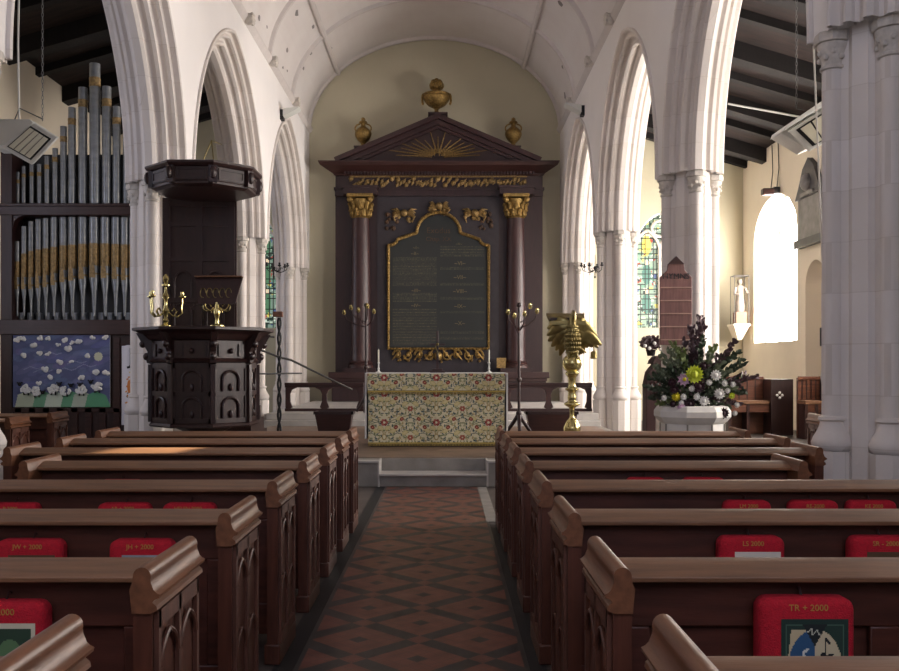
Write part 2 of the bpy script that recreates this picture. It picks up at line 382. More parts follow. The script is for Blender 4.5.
# ---------------------------------------------------------------- nave arcades
def arcade(side):
    s = 1 if side == 'right' else -1; xf = XR if s > 0 else XL; dz = 0 if s > 0 else -.13; ZS_ = ZS+dz; hh = ZAP-ZS_; RA = (hh*hh + HS*HS)/(2*HS)
    def X(t): return xf + s*t
    bays = [((a+b_)/2) for a, b_ in zip(PIERS[:-1], PIERS[1:])]; half = (PIERS[1]-PIERS[0])/2
    mb = MB()
    for face, ztop in ((0, ZV+.02), (T, 8.9)):
        for c in bays:
            ss = sorted({-half, half} | {HS*math.sin(PI/2*k/20) for k in range(-20, 21)})
            for a, b_ in zip(ss[:-1], ss[1:]):
                za = archz(a, ZS_) if abs(a) < HS+1e-6 else ZS_; zb = archz(b_, ZS_) if abs(b_) < HS+1e-6 else ZS_
                mid = (a+b_)/2
                if abs(mid) > HS: za = zb = ZS_
                mb.add([(X(face), c+a, za), (X(face), c+b_, zb), (X(face), c+b_, ztop), (X(face), c+a, ztop)], [(0,1,2,3)])
        mb.add([(X(face),-4,0),(X(face),PIERS[0]-.4,0),(X(face),PIERS[0]-.4,ztop),(X(face),-4,ztop)], [(0,1,2,3)])
        mb.add([(X(face),PIERS[0]-.4,ZS_),(X(face),PIERS[0],ZS_),(X(face),PIERS[0],ztop),(X(face),PIERS[0]-.4,ztop)], [(0,1,2,3)])
        mb.add([(X(face),PIERS[-1],ZS_-.05),(X(face),YE,ZS_-.05),(X(face),YE,ztop),(X(face),PIERS[-1],ztop)], [(0,1,2,3)])
    w = struct(mb.build('wall_nave_' + side, WHITE, smooth=20))
    # arch mouldings
    half_prof = [(0,-.02),(-.035,-.015),(-.045,.015),(-.03,.035),(0,.035),(.05,.03),(.075,.055),(.05,.095),(.055,.125),(.10,.135),(.135,.115),(.17,.125),(.19,.165),(.16,.205),(.17,.24),(.22,.255),(.27,.235),(.305,.25),(.31,.30),(.35,.335),(.43,.335)]
    prof = half_prof + [(T-t, r) for t, r in half_prof[::-1][1:]]
    for c in bays:
        m2 = MB(); rings = []
        for sg in (1, -1):
            cx = RA-HS; rows = []
            K = 26
            for k in range(K+1):
                row = []
                for t, r in prof:
                    thm = math.acos(min(1, cx/(RA-r))); th = thm*k/K
                    row.append((X(t), c + sg*((RA-r)*math.cos(th)-cx), ZS_ + (RA-r)*math.sin(th)))
                rows.append(row)
            m2.loft(rows, cap=False) if False else None
            n = len(prof); v = [p for r_ in rows for p in r_]
            f = [(i*n+k, i*n+k+1, (i+1)*n+k+1, (i+1)*n+k) for i in range(K) for k in range(n-1)]
            m2.add(v, f)
        m2.build('arch_moulding', STONE, w, smooth=28)
    q = [(.32,.07),(.24,.10),(.24,.16),(.15,.25),(.09,.24),(.07,.32)]
    plan = [(a, b_) for a, b_ in q] + [(-a, b_) for a, b_ in q[::-1]] + [(-a, -b_) for a, b_ in q] + [(a, -b_) for a, b_ in q[::-1]]
    for y in PIERS:
        xc = X(.42)
        core = MB().prism([(xc+a, y+b_) for a, b_ in plan], 0, ZS_+.03, 'z')
        pier = core.build('pier', STONE, w, smooth=15)
        sh = MB(); 
        for a, b_ in ((-.33,0),(.33,0),(0,-.33),(0,.33)):
            px, py = xc+a, y+b_
            shaft = MB().lathe([(.088,.95),(.086,4.0+dz)], (px,py,0), 20, False).build('shaft', STONE, w)
            cap = MB().lathe([(.088,3.95),(.102,3.96),(.102,3.98),(.09,3.99),(.094,4.03),(.11,4.1),(.125,4.15),(.125,4.17)], (px,py,dz), 20, False)
            for k in range(10):
                an = 2*PI*k/10; rr = .105; cap.ball((px+rr*math.cos(an), py+rr*math.sin(an), 4.05+dz+.045*(k % 2)), .026, 6, 5)
            cap.lathe([(.125,4.17),(.145,4.18),(.152,4.22),(.14,4.26)], (px,py,dz), 8, True, rot=PI/8)
            cap.build('capital', STONE2, shaft)
            MB().lathe([(.17,0),(.17,.8)], (px,py,0), 8, False, rot=PI/8).lathe([(.14,.80),(.165,.83),(.17,.87),(.155,.91),(.125,.96),(.105,1.01),(.1,1.04),(.118,1.055),(.112,1.08),(.09,1.085)], (px,py,0), 20).build('base', STONE, shaft)
    # cornice at the springing with bosses
    cr = MB().prism([(xf, ZV-.07), (xf-s*.05, ZV-.03), (xf-s*.09, ZV+.03), (xf-s*.09, ZV+.06), (xf, ZV+.08)], -4, YE, 'y')
    cr.build('cornice', VRIB, w)
    for y in (PIERS[1]+1.2, 12.1, 13.9, 17.2, 19.6, 22.6):
        bs = MB().ball((xf-s*.09, y, ZV+.0), .11, 10, 7)
        for k in range(6):
            a = 2*PI*k/6; bs.ball((xf-s*.15, y+.08*math.cos(a), ZV+.08*math.sin(a)), .045, 6, 5)
        bs.build('boss', STONE2, w)
    return w
arcade('left'); arcade('right')
# ---------------------------------------------------------------- vault
vc, va, vb = (XR+XL)/2, (XR-XL)/2+.02, 2.55
def vp(th, dr=0): return (vc+(va-dr)*math.cos(th), ZV+(vb-dr)*math.sin(th))
mb = MB(); K = 40; ys = [-4, 5, 12, 18, YE+.05]
for i in range(len(ys)-1):
    for k in range(K):
        a, b_ = vp(PI*k/K), vp(PI*(k+1)/K)
        mb.add([(a[0],ys[i],a[1]),(b_[0],ys[i],b_[1]),(b_[0],ys[i+1],b_[1]),(a[0],ys[i+1],a[1])], [(0,1,2,3)])
vault = struct(mb.build('ceiling', VAULTM, smooth=60))
# loose plaster flakes and stains low on the vault
def rib_arc(y, w=.09, d=.07):
    r = MB(); rows = []
    for k in range(K+1):
        th = PI*k/K; o = vp(th, -.01); i_ = vp(th, d)
        rows.append([(o[0],y-w,o[1]),(i_[0],y-w*.5,i_[1]),(i_[0],y+w*.5,i_[1]),(o[0],y+w,o[1])])
    n = 4; v = [p for r_ in rows for p in r_]; r.add(v, [(i*n+k, i*n+(k+1) % n, (i+1)*n+(k+1) % n, (i+1)*n+k) for i in range(K) for k in range(n)])
    r.build('vault_rib', VRIB, vault, smooth=40)
for y in (YE-.1, 22.5, 19.6, 16.7, 13.8, 10.9, 8.0): rib_arc(y)
for th in (math.acos(.715), PI-math.acos(.775), PI/2):
    if th == PI/2: continue
    a = vp(th, .03); MB().tube([(a[0], -4, a[1]), (a[0], YE, a[1])], .075, 8).build('vault_rib', VRIB, vault)
STAIN = mat('damp stain', (150,144,140), .9, var=.2)
fk = MB()
for i in range(46):
    s = random.choice((1, 1, -1)); th = random.uniform(.12, .75); th = PI-th if s > 0 else th
    y = random.uniform(11, 24); a = vp(th, .008); r = random.uniform(.03, .09); tx = Vector((-va*math.sin(th), 0, vb*math.cos(th))).normalized()
    pts = []
    for k in range(7):
        an = 2*PI*k/7; rr = r*random.uniform(.5, 1.1); p = Vector((a[0], y, a[1])) + tx*rr*math.cos(an) + Vector((0,1,0))*rr*2*math.sin(an); pts.append(p)
    fk.add(pts, [tuple(range(7))])
fk.build('plaster_stains', STAIN, vault, smooth=0)
# ---------------------------------------------------------------- aisle roofs
def roof(nm, x0, z0, x1, z1, tie):
    r = MB(); d = .12
    r.add([(x0,-4,z0),(x1,-4,z1),(x1,YE+.1,z1),(x0,YE+.1,z0),(x0,-4,z0+d),(x1,-4,z1+d),(x1,YE+.1,z1+d),(x0,YE+.1,z0+d)], [(0,1,2,3),(4,7,6,5),(0,4,5,1),(1,5,6,2),(2,6,7,3),(3,7,4,0)])
    rf = struct(r.build(nm, ROOFB))
    y = 1.0; i = 0
    while y < YE:
        bw, bd = (.17, .34) if i % 2 == 0 else (.09, .16)
        b_ = MB().add([(x0,y-bw,z0-bd),(x1,y-bw,z1-bd),(x1,y+bw,z1-bd),(x0,y+bw,z0-bd),(x0,y-bw,z0+.02),(x1,y-bw,z1+.02),(x1,y+bw,z1+.02),(x0,y+bw,z0+.02)], [(0,3,2,1),(4,5,6,7),(0,1,5,4),(1,2,6,5),(2,3,7,6),(3,0,4,7)])
        b_.build('roof_beam', ROOFW, rf); y += 1.42; i += 1
    return rf
roof('ceiling_right', 4.05, 8.25, 8.3, 7.0, None)
roof('ceiling_left', -4.6, 8.9, -8.8, 7.7, None)
led = tag(MB().tube([(6.1,20,7.17),(7.76,20,6.87)], .022, 6).build('tube_light', HEAT), 'thin white tube light fixed below the dark beams of the right aisle roof', 'light'); led.rotation_euler = (0, .0, 0)
# ---------------------------------------------------------------- pews
def pew(s, L, name='church_pew'):
    """local origin: aisle face of the bench end at floor, near corner; u runs away from the aisle"""
    r = bpy.data.objects.new(name, None); COL.objects.link(r); r.empty_display_size = .1
    X = lambda u: s*u
    def end(u0, dirn):
        """bench end slab: u0 aisle-side face, dirn +1 body grows with u"""
        U = lambda u: X(u0 + dirn*u)
        def pz(poly, y0, y1, m, nm, par=r, bev=0):
            pl = [(U(a), z) for a, z in poly]; return MB().prism(pl, y0, y1, 'y').build(nm, m, par, smooth=30)
        e = pz([(0,.0),(.055,0),(.055,.85),(0,.85)], .0, .47, PEWY, 'bench_end')
        arc = [(.026+.026*math.cos(a), .897+.026*math.sin(a)) for a in [PI*k/10 for k in range(-1, 15)]]
        prof = [(.055,.79),(.062,.86)] + [(.055,.875)] + arc[1:13] + [(.0,.878),(-.004,.868),(-.008,.858),(-.016,.85),(-.026,.845),(-.024,.836),(-.010,.83),(-.004,.822),(-.016,.812),(-.018,.80),(.0,.79)]
        cp = pz(prof, -.012, .485, PEWCAP, 'cap_moulding', r)
        B(U(-.012), U(.067), -.012, .482, 0, .10).build('plinth', PEWY, e, bev=.006)
        # carved tracery on the outer face: two tiers of cusped arches between ribs
        t = MB()
        for y in (.03, .235, .44): t.box(U(-.014), U(.001), y-.012, y+.012, .1, .79)
        t.box(U(-.014), U(.001), .02, .45, .74, .79).box(U(-.012), U(.001), .02, .45, .10, .15)
        for zb in (.70, .42):
            for c in (.132, .338):
                w = .09
                for sg in (-1, 1):
                    pts = []
                    for k in range(9):
                        th = math.acos(.45)*k/8; pts.append((U(-.010), c+sg*(1.8*w*math.cos(th)-.8*w), zb-.08+1.5*w*math.sin(th)*.75))
                    t.tube(pts, [(.0075 if zb > .5 else .005)]*9, 6)
        t.build('tracery', TRAC, e)
        return e
    end(0, 1); end(L, -1)
    MB().prism([(.205,.10),(.235,.10),(.235,.88),(.205,.88)], X(.05), X(L-.05), 'x').build('back_panel', PEWX, r)
    fr = MB(); a, b_ = X(.055), X(L-.055)
    fr.box(a, b_, .178, .207, .70, .865).box(a, b_, .178, .207, .10, .26)
    n = max(2, round(L/.75))
    for k in range(n+1):
        u = .055 + (L-.2)*k/n; fr.box(X(u), X(u+.09), .178, .207, .26, .70)
    fr.build('back_frame', PEWX, r, bev=.005)
    MB().prism([(.105,.868),(.205,.896),(.25,.899),(.25,.874),(.205,.87),(.12,.850),(.107,.852)], X(.05), X(L-.05), 'x').build('book_ledge', LEDGE, r, bev=.003)
    B(X(.055), X(L-.055), .235, .60, .42, .455).build('seat', PEWX, r, bev=.005)
    B(X(.055), X(L-.055), .56, .585, .30, .42).build('seat_front', PEWX, r)
    for u in (.8, L-.8 if L > 1.8 else 1.4):
        B(X(u), X(u+.05), .24, .56, 0, .42).build('seat_support', PEWY, r)
    return r
ORD = ['nearest', 'second', 'third', 'fourth', 'fifth', 'sixth', 'seventh', 'front']
d0 = [1.67, 2.66, 3.65, 4.65, 5.63, 6.58, 7.47, 8.30]
ys_r = d0; LR = [2.5, 2.5, 2.5, 2.55, 1.72, 2.2, 2.3, 2.25]; LLs = [2.6, 2.6, 2.6, 2.5, 1.75, 2.3, 2.3, 2.3]
cache = {}
for sd, s, xa, LS in (('right', 1, .48, LR), ('left', -1, -.845, LLs)):
    for k in range(8):
        key = (s, LS[k])
        if key in cache: o = dup(cache[key])
        else: o = cache[key] = pew(s, LS[k])
        o.location = (xa, d0[k], 0); o.rotation_euler = (0, 0, 0)
        if k == 7: lab = 'brown oak pew of the front row, nearest the altar, %s of the tiled aisle' % sd
        else: lab = 'brown oak pew in the %s row from the viewer, %s of the tiled aisle' % (ORD[k], sd)
        if k == 4: lab = 'shorter brown oak pew, fifth row from the viewer, %s of the tiled aisle' % sd
        tag(o, lab, 'pew', 'oak pews in rows either side of the aisle')
# pews in the side aisles
for i, (s, x, y, L, lab) in enumerate([(-1, -4.9, 10.4, 2.6, 'dark oak pew standing below the sheep collage, nearer the viewer'), (-1, -4.9, 11.5, 2.6, 'dark oak pew directly in front of the organ below the sheep collage'),
                     (1, 4.45, 9.6, 2.4, 'dark oak pew in the right aisle behind the nearest stone pier'), (1, 4.45, 10.9, 2.4, 'dark oak pew in the right aisle, one row beyond the one behind the pier')]):
    o = pew(s, L); o.location = (x, y, .0); tag(o, lab, 'pew', 'oak pews of the side aisles')
# ---------------------------------------------------------------- kneelers
def rbox(w, h, d, r=.035, n=5):
    """upholstered block: rounded in x-z, softened front and back"""
    m = MB(); rings = []
    for y, inset in ((0, .022), (-.0+.006, .008), (.02, 0), (d-.02, 0), (d-.006, .008), (d, .022)):
        ring = []
        for cx, cz, a0 in ((w/2-r, h/2-r, 0), (-w/2+r, h/2-r, PI/2), (-w/2+r, -h/2+r, PI), (w/2-r, -h/2+r, 1.5*PI)):
            for k in range(n+1):
                a = a0+PI/2*k/n; rr = r-inset*.5; ring.append((cx+rr*math.cos(a)*1. - (inset*.5 if cx > 0 else -inset*.5), y, cz+rr*math.sin(a)-(inset*.5 if cz > 0 else -inset*.5)))
        rings.append(ring)
    return m.loft(rings[::-1])
def kneel_canvas(kind, w, h):
    c = Cv(w, h, 60, 60, (150,20,40))
    if kind == 'music':
        c.a[:] = (30,52,44); c.rect(.012, w-.012, -1, h-.015, (70,96,80)); c.rect(.016, w-.016, -1, h-.019, (34,56,46))
        c.ell(w/2, h/2-.02, w*.40, h*.46, (196,178,140)); c.poly([(0.02,h*.5),(w/2,h*.45),(w/2-.005,h-.03),(.03,h-.03)], (196,178,140))
        m = ((c.X-w/2)/(w*.39))**2+((c.Z-h/2+.02)/(h*.45))**2 < 1
        c.put(m & (c.X < w/2), (44,82,118)); c.put(m & (c.X >= w/2), (200,184,150)); c.poly([(w*.32,h*.93),(w*.68,h*.93),(w*.5,h*.66)], (30,34,34))
        c.line([(w*.4,h*.84),(w*.45,h*.88),(w*.47,h*.8),(w*.53,h*.86),(w*.57,h*.8)], .004, (190,190,170))
        c.ell(w*.3, h*.32, w*.11, h*.09, (206,206,196)); c.line([(w*.3,h*.3),(w*.36,h*.45),(w*.33,h*.58),(w*.39,h*.62)], .008, (206,206,196))
        for x, z in ((.62,.55),(.72,.3),(.63,.33)):
            c.ell(w*x, h*z, .009, .007, (24,24,28)); c.line([(w*x+.008,h*z),(w*x+.008,h*z+.05)], .004, (24,24,28))
        c.line([(w*.63+.008,h*.33+.05),(w*.72+.008,h*.3+.06)], .007, (24,24,28)); c.line([(w*.62+.008,h*.55+.05),(w*.62+.02,h*.55+.035)], .006, (24,24,28))
    elif kind == 'dome':
        c.a[:] = (214,204,190); c.ell(w*.55, h*.62, w*.30, h*.24, (42,30,34)); c.rect(w*.22, w*.9, 0, h*.6, (70,54,44)); c.line([(w*.1,h*.45),(w*.3,h*.75)], .01, (190,60,50))
    elif kind == 'sun':
        c.a[:] = (142,150,156); c.ell(w*.3, h*.7, .025, .025, (214,186,60)); c.ell(w*.6, h*.2, w*.4, h*.3, (110,140,96))
        for a in range(8): c.line([(w*.3,h*.7),(w*.3+.05*math.cos(a*PI/4),h*.7+.05*math.sin(a*PI/4))], .005, (214,186,60))
    elif kind == 'green':
        c.a[:] = (206,196,170); c.rect(.014, w-.014, 0, h-.014, (44,66,48)); c.ell(w*.6, h*.6, w*.2, h*.2, (90,120,80)); c.ell(w*.3, h*.4, w*.15, h*.2, (120,100,60))
    elif kind == 'brown':
        c.a[:] = (92,66,44); c.line([(0,h*.7),(w,h*.8)], .02, (140,110,70))
    else:
        c.a[:] = (196,190,170); c.ell(w/2, h/2, w*.3, h*.3, (70,100,140))
    return c
def kneeler(x, y, w, kind, txt, label):
    h, d, zt = .36, .085, (.808 if x > 0 else .795)
    o = thing('kneeler', label, 'kneeler', (x, y+.168, zt-h), 0, 'red needlework kneelers hanging behind the pews')
    rbox(w, h, d).build('cushion', RED, o, (0, -d, h/2), smooth=60)
    pw, ph = w*.70, h*.66; c = kneel_canvas(kind, pw, ph)
    c.build('picture', VC, o, loc=(-pw/2+.018, -d-.002, h-.058-ph))
    if txt: text('lettering', txt, .027, YARN, o, (0, -d-.001, h-.034), depth=.001)
    MB().tube([(0, -.03, h-.004), (0, -.01, h+.02), (0, .002, h+.012)], .004, 5).build('hanging_loop', DARKX, o)
D0 = d0
for x, k, w, kind, txt, lab in [
    (1.075, 1, .285, 'music', 'TR + 2000', 'red kneeler with a blue and cream picture of musical notes, nearest on the right'),
    (1.24, 2, .265, 'dome', 'LS 2000', 'red kneeler with a dark domed shape on pale ground, right pews, third row'),
    (1.775, 2, .27, 'brown', 'SR - 2000', 'red kneeler with a brown picture cut by the right edge of the photograph'),
    (1.55, 3, .24, 'plain', 'LM 2000', 'red kneeler whose top alone shows, nearest the aisle in the right fourth row'),
    (1.89, 3, .25, 'plain', 'RE-2000', 'middle of the three red kneelers showing over the right fourth row'),
    (2.19, 3, .25, 'plain', 'KE 2000', 'rightmost of the three red kneelers showing over the right fourth row'),
    (1.24, 4, .24, 'plain', '', 'sliver of red kneeler nearest the aisle in the right fifth row'),
    (1.60, 4, .26, 'plain', '', 'sliver of red kneeler second from the aisle in the right fifth row'),
    (-1.33, 1, .27, 'green', 'AM 2000', 'red kneeler with a dark green picture at the lower left corner'),
    (-1.69, 2, .27, 'brown', 'JW + 2000', 'red kneeler cut by the left edge of the photograph, left third row'),
    (-1.235, 2, .26, 'sun', 'JH + 2000', 'red kneeler with a yellow sun on grey, left third row beside the bench end'),
    (-2.23, 3, .27, 'plain', 'P 2000', 'leftmost of three red kneeler tops showing over the left fourth row'),
    (-1.655, 3, .27, 'plain', 'AB + 2000', 'middle of three red kneeler tops showing over the left fourth row'),
    (-1.32, 3, .27, 'plain', 'HELEN 2000', 'red kneeler top nearest the aisle over the left fourth row'),
    (-2.02, 4, .26, 'plain', '', 'sliver of red kneeler showing over the left fifth row')]:
    kneeler(x, D0[k], w, kind, txt, lab)
# ---------------------------------------------------------------- nave altar
al = thing('altar', 'altar under a cream floral frontal on the stone step ending the aisle', 'altar', (-.14, 13.47, .32))
AW, AH = 2.02, 1.075
MB().box(-AW/2+.05, AW/2-.05, .02, .75, 0, AH-.03).build('table_body', DARKX, al)
B(-AW/2-.03, AW/2+.03, -.03, .8, AH-.03, AH+.005).build('table_top', CLOTHW, al, bev=.006)
for s in (-1, 1): B(s*(AW/2+.005), s*(AW/2+.03), -.03, .78, .12, AH-.03).build('linen_fall', CLOTHW, al)
def floral(w, h, z0):
    c = Cv(w, h, int(w*190), int(h*190), (216,208,176)); P = .757; x0 = (w/2) % P
    dk, gr, rd, tn, lt = (62,80,84), (116,124,84), (138,58,54), (168,148,96), (222,216,184)
    for k in range(260): c.ell(rng.rand()*w, rng.rand()*h, .02, .01, (192,182,144), rng.rand()*3, .5)
    def motif(fn):
        for q in range(-1, 5):
            for sg in (-1, 1): fn(x0-P+q*P/1., sg)
    Z0 = -z0
    def E(cx, sg, u, z, rx, rz, col, ang=0): c.ell(cx+sg*u, z, rx, rz, col, sg*ang)
    def Ln(cx, sg, pts, t, col): c.line([(cx+sg*a, b_) for a, b_ in pts], t, col)
    def one(cx, sg):
        for zz in np.arange(-.1, 1.1, .42):
            b0 = zz+Z0
            pts = [(.375*abs(math.sin(t*PI/12))**.8*(1-.25*math.cos(t*.9)), b0+.46*t/12) for t in range(13)]
            Ln(cx, sg, pts, .009, gr)
            sp = [(.19+.1*math.cos(a)*(1-a/9), b0+.2+.09*math.sin(a)*(1-a/9)) for a in np.linspace(0, 6, 20)]; Ln(cx, sg, sp, .008, dk)
            sp = [(.12+.07*math.cos(-a)*(1-a/8), b0+.06+.06*math.sin(-a)*(1-a/8)) for a in np.linspace(0, 5.5, 18)]; Ln(cx, sg, sp, .007, dk)
            sp = [(.30+.06*math.cos(a+2)*(1-a/8), b0+.33+.06*math.sin(a+2)*(1-a/8)) for a in np.linspace(0, 5.5, 18)]; Ln(cx, sg, sp, .007, dk)
            for u, z, a, q in ((.05,.13,.8,0),(.1,.18,-.5,1),(.16,.1,.3,2),(.24,.12,1.2,1),(.27,.24,-.8,0),(.33,.2,.5,2),(.2,.3,.2,1),(.08,.3,1.,2),(.14,.37,-.9,0),(.31,.04,-.4,1),(.35,.3,.9,0),(.05,.4,-.7,1),(.21,.19,.9,2),(.12,.25,.1,0),(.3,.34,.2,1),(.37,.1,1.4,1),(.2,.02,-.2,0),(.09,.07,1.1,1),(.25,.40,.5,2),(.34,.40,-1.,0),(.02,.3,1.3,2),(.06,.22,-1.,0),(.18,.15,1.7,1),(.29,.13,.2,0)):
                cc_ = (gr, dk, tn)[q]; E(cx, sg, u, b0+z, .034, .013, cc_, a); E(cx, sg, u+.02, b0+z+.022, .024, .009, cc_, a+1.); E(cx, sg, u-.022, b0+z+.012, .022, .008, (gr, dk, tn)[(q+1)%3], a-.8); E(cx, sg, u, b0+z, .018, .004, lt, a)
            for u, z in ((.13,.31),(.3,.28),(.05,.35),(.22,.07)): E(cx, sg, u, b0+z, .05, .03, (198,186,130), .5); E(cx, sg, u, b0+z, .036, .018, (212,200,150), .5)
            for u, z in ((.17,.36),(.255,.06)):
                E(cx, sg, u, b0+z, .032, .026, rd, .6); E(cx, sg, u, b0+z, .012, .01, (206,150,110))
            for a in range(6): E(cx, sg, .035*math.cos(a*PI/3), b0+.01+.035*math.sin(a*PI/3), .02, .02, rd if a % 2 else (176,96,84))
            E(cx, sg, 0, b0+.01, .018, .018, lt); E(cx, sg, 0, b0+.22, .035, .05, tn); E(cx, sg, 0, b0+.22, .02, .034, lt)
            for a in range(6): E(cx, sg, .378+.026*math.cos(a*PI/3), b0+.21+.026*math.sin(a*PI/3), .015, .015, (160,80,66))
    motif(one)
    return c
def drape_(y, amp): return lambda x, z: (x, y - amp*(math.sin(x*7.1)*.6+math.sin(x*12.3+1)*.4)*(1-z/.9), z)
c = floral(1.98, .80, .02); c.rect(0, 1.98, 0, .02, (184,160,84)); 
f1 = c.build('frontal', VC, al, loc=(-.99, -.032, .05), fn=drape_(-.0, .018))
c = floral(2.0, .27, .12); c.rect(0, 2.0, 0, .02, (184,160,84)); c.rect(0, 2.0, .02, .026, (110,90,50))
f2 = c.build('superfrontal', VC, al, loc=(-1.0, -.055, AH-.275), fn=lambda x, z: (x, 0, z))
FR = mat('gold silk fringe', (186,160,88), .7, var=.3, scale=40)
def fringe(n, w, z, y, L):
    m = MB()
    for k in range(n):
        x = -w/2+w*(k+.5)/n; m.box(x-w/n*.28, x+w/n*.28, y-.004, y+.004, z-L, z)
    return m
fringe(90, 1.98, .052, -.04, .035).build('gold_fringe', FR, f1, loc=(.95, 0, -.05)).location = (.99, .02, -.048)
fringe(96, 2.0, 0, 0, .03).build('gold_fringe', FR, f2, loc=(1.0, 0, .004))
zt = .32+AH+.006
for i, (px, lab) in enumerate(((378.5, 'slender white candlestick on the left end of the altar top'), (489, 'slender white candlestick on the right end of the altar top'))):
    x = (px-446)*13.7/925
    o = thing('candlestick', lab, 'candlestick', (x, 13.7, zt), 0, 'altar candlesticks')
    MB().lathe([(.045,0),(.045,.008),(.02,.02),(.012,.04),(.018,.06),(.01,.08),(.01,.13),(.018,.14),(.022,.15),(.012,.152)], n=12).build('stick', CLOTHW, o)
    MB().lathe([(.011,.15),(.011,.335),(.004,.34),(.002,.355)], n=8).build('candle', CANDLE, o)
o = thing('altar_cross', 'small dark wooden cross standing at the middle of the altar top', 'cross', ((437.5-446)*13.75/925, 13.75, zt))
MB().box(-.11,.11,-.05,.05,0,.03).box(-.075,.075,-.035,.035,.03,.06).build('base', MAHOG2, o, bev=.004)
MB().box(-.018,.018,-.012,.012,.06,.62).box(-.115,.115,-.012,.012,.40,.435).build('cross', MAHOG2, o, bev=.003)
MB().ball((0,-.02,.42), .022, 8, 6).tube([(-.03,-.016,.40),(0,-.02,.3),(.03,-.016,.2)], .006).build('figure', BRASSD, o)
# ---------------------------------------------------------------- pulpit
pu = thing('pulpit', 'carved black oak pulpit of eight sides against the left stone pier', 'pulpit', (-3.18, 12.2, .32))
n8 = lambda r, z: [(r*math.cos(PI/8+PI*k/4), r*math.sin(PI/8+PI*k/4), z) for k in range(8)]
def octs(prof): return MB().loft([n8(r/math.cos(PI/8), z) for r, z in prof])
pu.scale = (.91, .91, 1)
octs([(.30,0),(.30,.06),(.24,.1),(.22,.3),(.5,.42),(.66,.45)]).build('stem', PULP, pu, smooth=0)
octs([(.70,.40),(.72,.42),(.70,.45),(.68,.46),(.68,1.22),(.715,1.23),(.73,1.25),(.70,1.27),(.69,1.28),(.69,1.50),(.74,1.52),(.80,1.58),(.88,1.62),(.93,1.635),(.93,1.665),(.88,1.675)]).build('drum', PULP, pu, smooth=0)
drum = [x for x in bpy.data.objects if x.parent == pu][-1]
for k in range(8):
    a = k*PI/4; Mr = Matrix.Rotation(a, 4, 'Z') @ Matrix.Translation((.68, 0, 0)) # face k, normal +x
    face = MB(); w = .56*.5
    face.box(0,.02,-w,-w+.05,.46,1.22).box(0,.02,w-.05,w,.46,1.22).box(0,.02,-w,w,1.15,1.22).box(0,.02,-w,w,.80,.86).box(0,.02,-w,w,.46,.52)
    for z0_ in (.52, .86):
        for sg in (-1, 1):
            face.tube([(.018, sg*.13, z0_), (.018, sg*.13, z0_+.15)], .016, 6)
        face.tube([(.018, .13*math.cos(t), z0_+.15+.11*math.sin(t)) for t in [PI*q/10 for q in range(11)]], .018, 6)
        face.ball((.012,0,z0_+.05), .03, 8, 6, .05)
    face.ball((.03,0,1.37), .035, 8, 6).box(.01,.03,-.2,-.12,1.30,1.46).box(.01,.03,.12,.2,1.30,1.46)
    face.xf(Mr).build('arched_panel', DARKW, drum)
    Mc = Matrix.Rotation(a+PI/8, 4, 'Z') @ Matrix.Translation((.70/math.cos(PI/8)-.0, 0, 0))
    br = MB().prism([(-.03,1.20),(.045,1.22),(.06,1.30),(.035,1.36),(.07,1.42),(.13,1.50),(.19,1.60),(-.03,1.62)], -.04, .04, 'y').ball((.05,0,1.30), .05, 8, 6).ball((.10,0,1.46), .05, 8, 6)
    br.box(-.02,.03,-.03,.03,.46,1.2)
    br.xf(Mc).build('corner_console', DARKW, drum)
# back board and sounding board
bb = MB().box(-.56,.56,.60,.64,1.45,3.5).build('back_board', PULP, pu, loc=(-.24, 0, 0))
m = MB().box(-.54,-.44,.57,.60,1.6,3.45).box(.44,.54,.57,.60,1.6,3.45).box(-.05,.05,.57,.60,1.6,3.45)
for z in (1.62, 1.95, 2.06, 2.62, 3.1, 3.38): m.box(-.54,.54,.575,.60,z,z+.06)
for z in (2.06, 1.62):
    for cx in (-.245, .245):
        m.tube([(cx+.13*math.cos(t), .585, z+.27+.15*math.sin(t)) for t in [PI*q/10 for q in range(11)]], .018, 6)
        for sg in (-1,1): m.tube([(cx+sg*.13,.585,z+.06),(cx+sg*.13,.585,z+.27)], .016, 6)
for k in range(18): m.ball((-.5+.059*k,.575,2.02), .018, 6, 5)
m.build('panelling', DARKW, bb)
cn = octs([(.62,3.44),(.66,3.455),(.69,3.47),(.69,3.50),(.70,3.51),(.70,3.68),(.74,3.69),(.77,3.72),(.77,3.745),(.72,3.76),(.3,3.78)]).build('sounding_board', PULP, pu, smooth=0)
for k in range(8):
    Mc = Matrix.Rotation(k*PI/4+PI/8, 4, 'Z') @ Matrix.Translation((.70/math.cos(PI/8), 0, 0))
    MB().box(-.03,.03,-.06,.06,3.48,3.69).ball((.035,0,3.6), .05, 8, 6, .08).xf(Mc).build('corner_block', DARKW, cn)
    Mf = Matrix.Rotation(k*PI/4, 4, 'Z') @ Matrix.Translation((.70, 0, 0))
    MB().box(0,.012,-.2,.2,3.64,3.67).box(0,.012,-.2,.2,3.52,3.55).box(0,.012,-.2,-.18,3.55,3.64).box(0,.012,.18,.2,3.55,3.64).xf(Mf).build('frieze_frame', DARKW, cn)
MB().tube([(-.12,.1,3.77),(.02,.3,4.22)], .010, 6).tube([(.02,.3,4.22),(.12,.1,3.77)], .010, 6).tube([(.02,.3,4.22),(.02,.9,4.3)], .01, 6).build('stay_rod', BRASSD, cn)
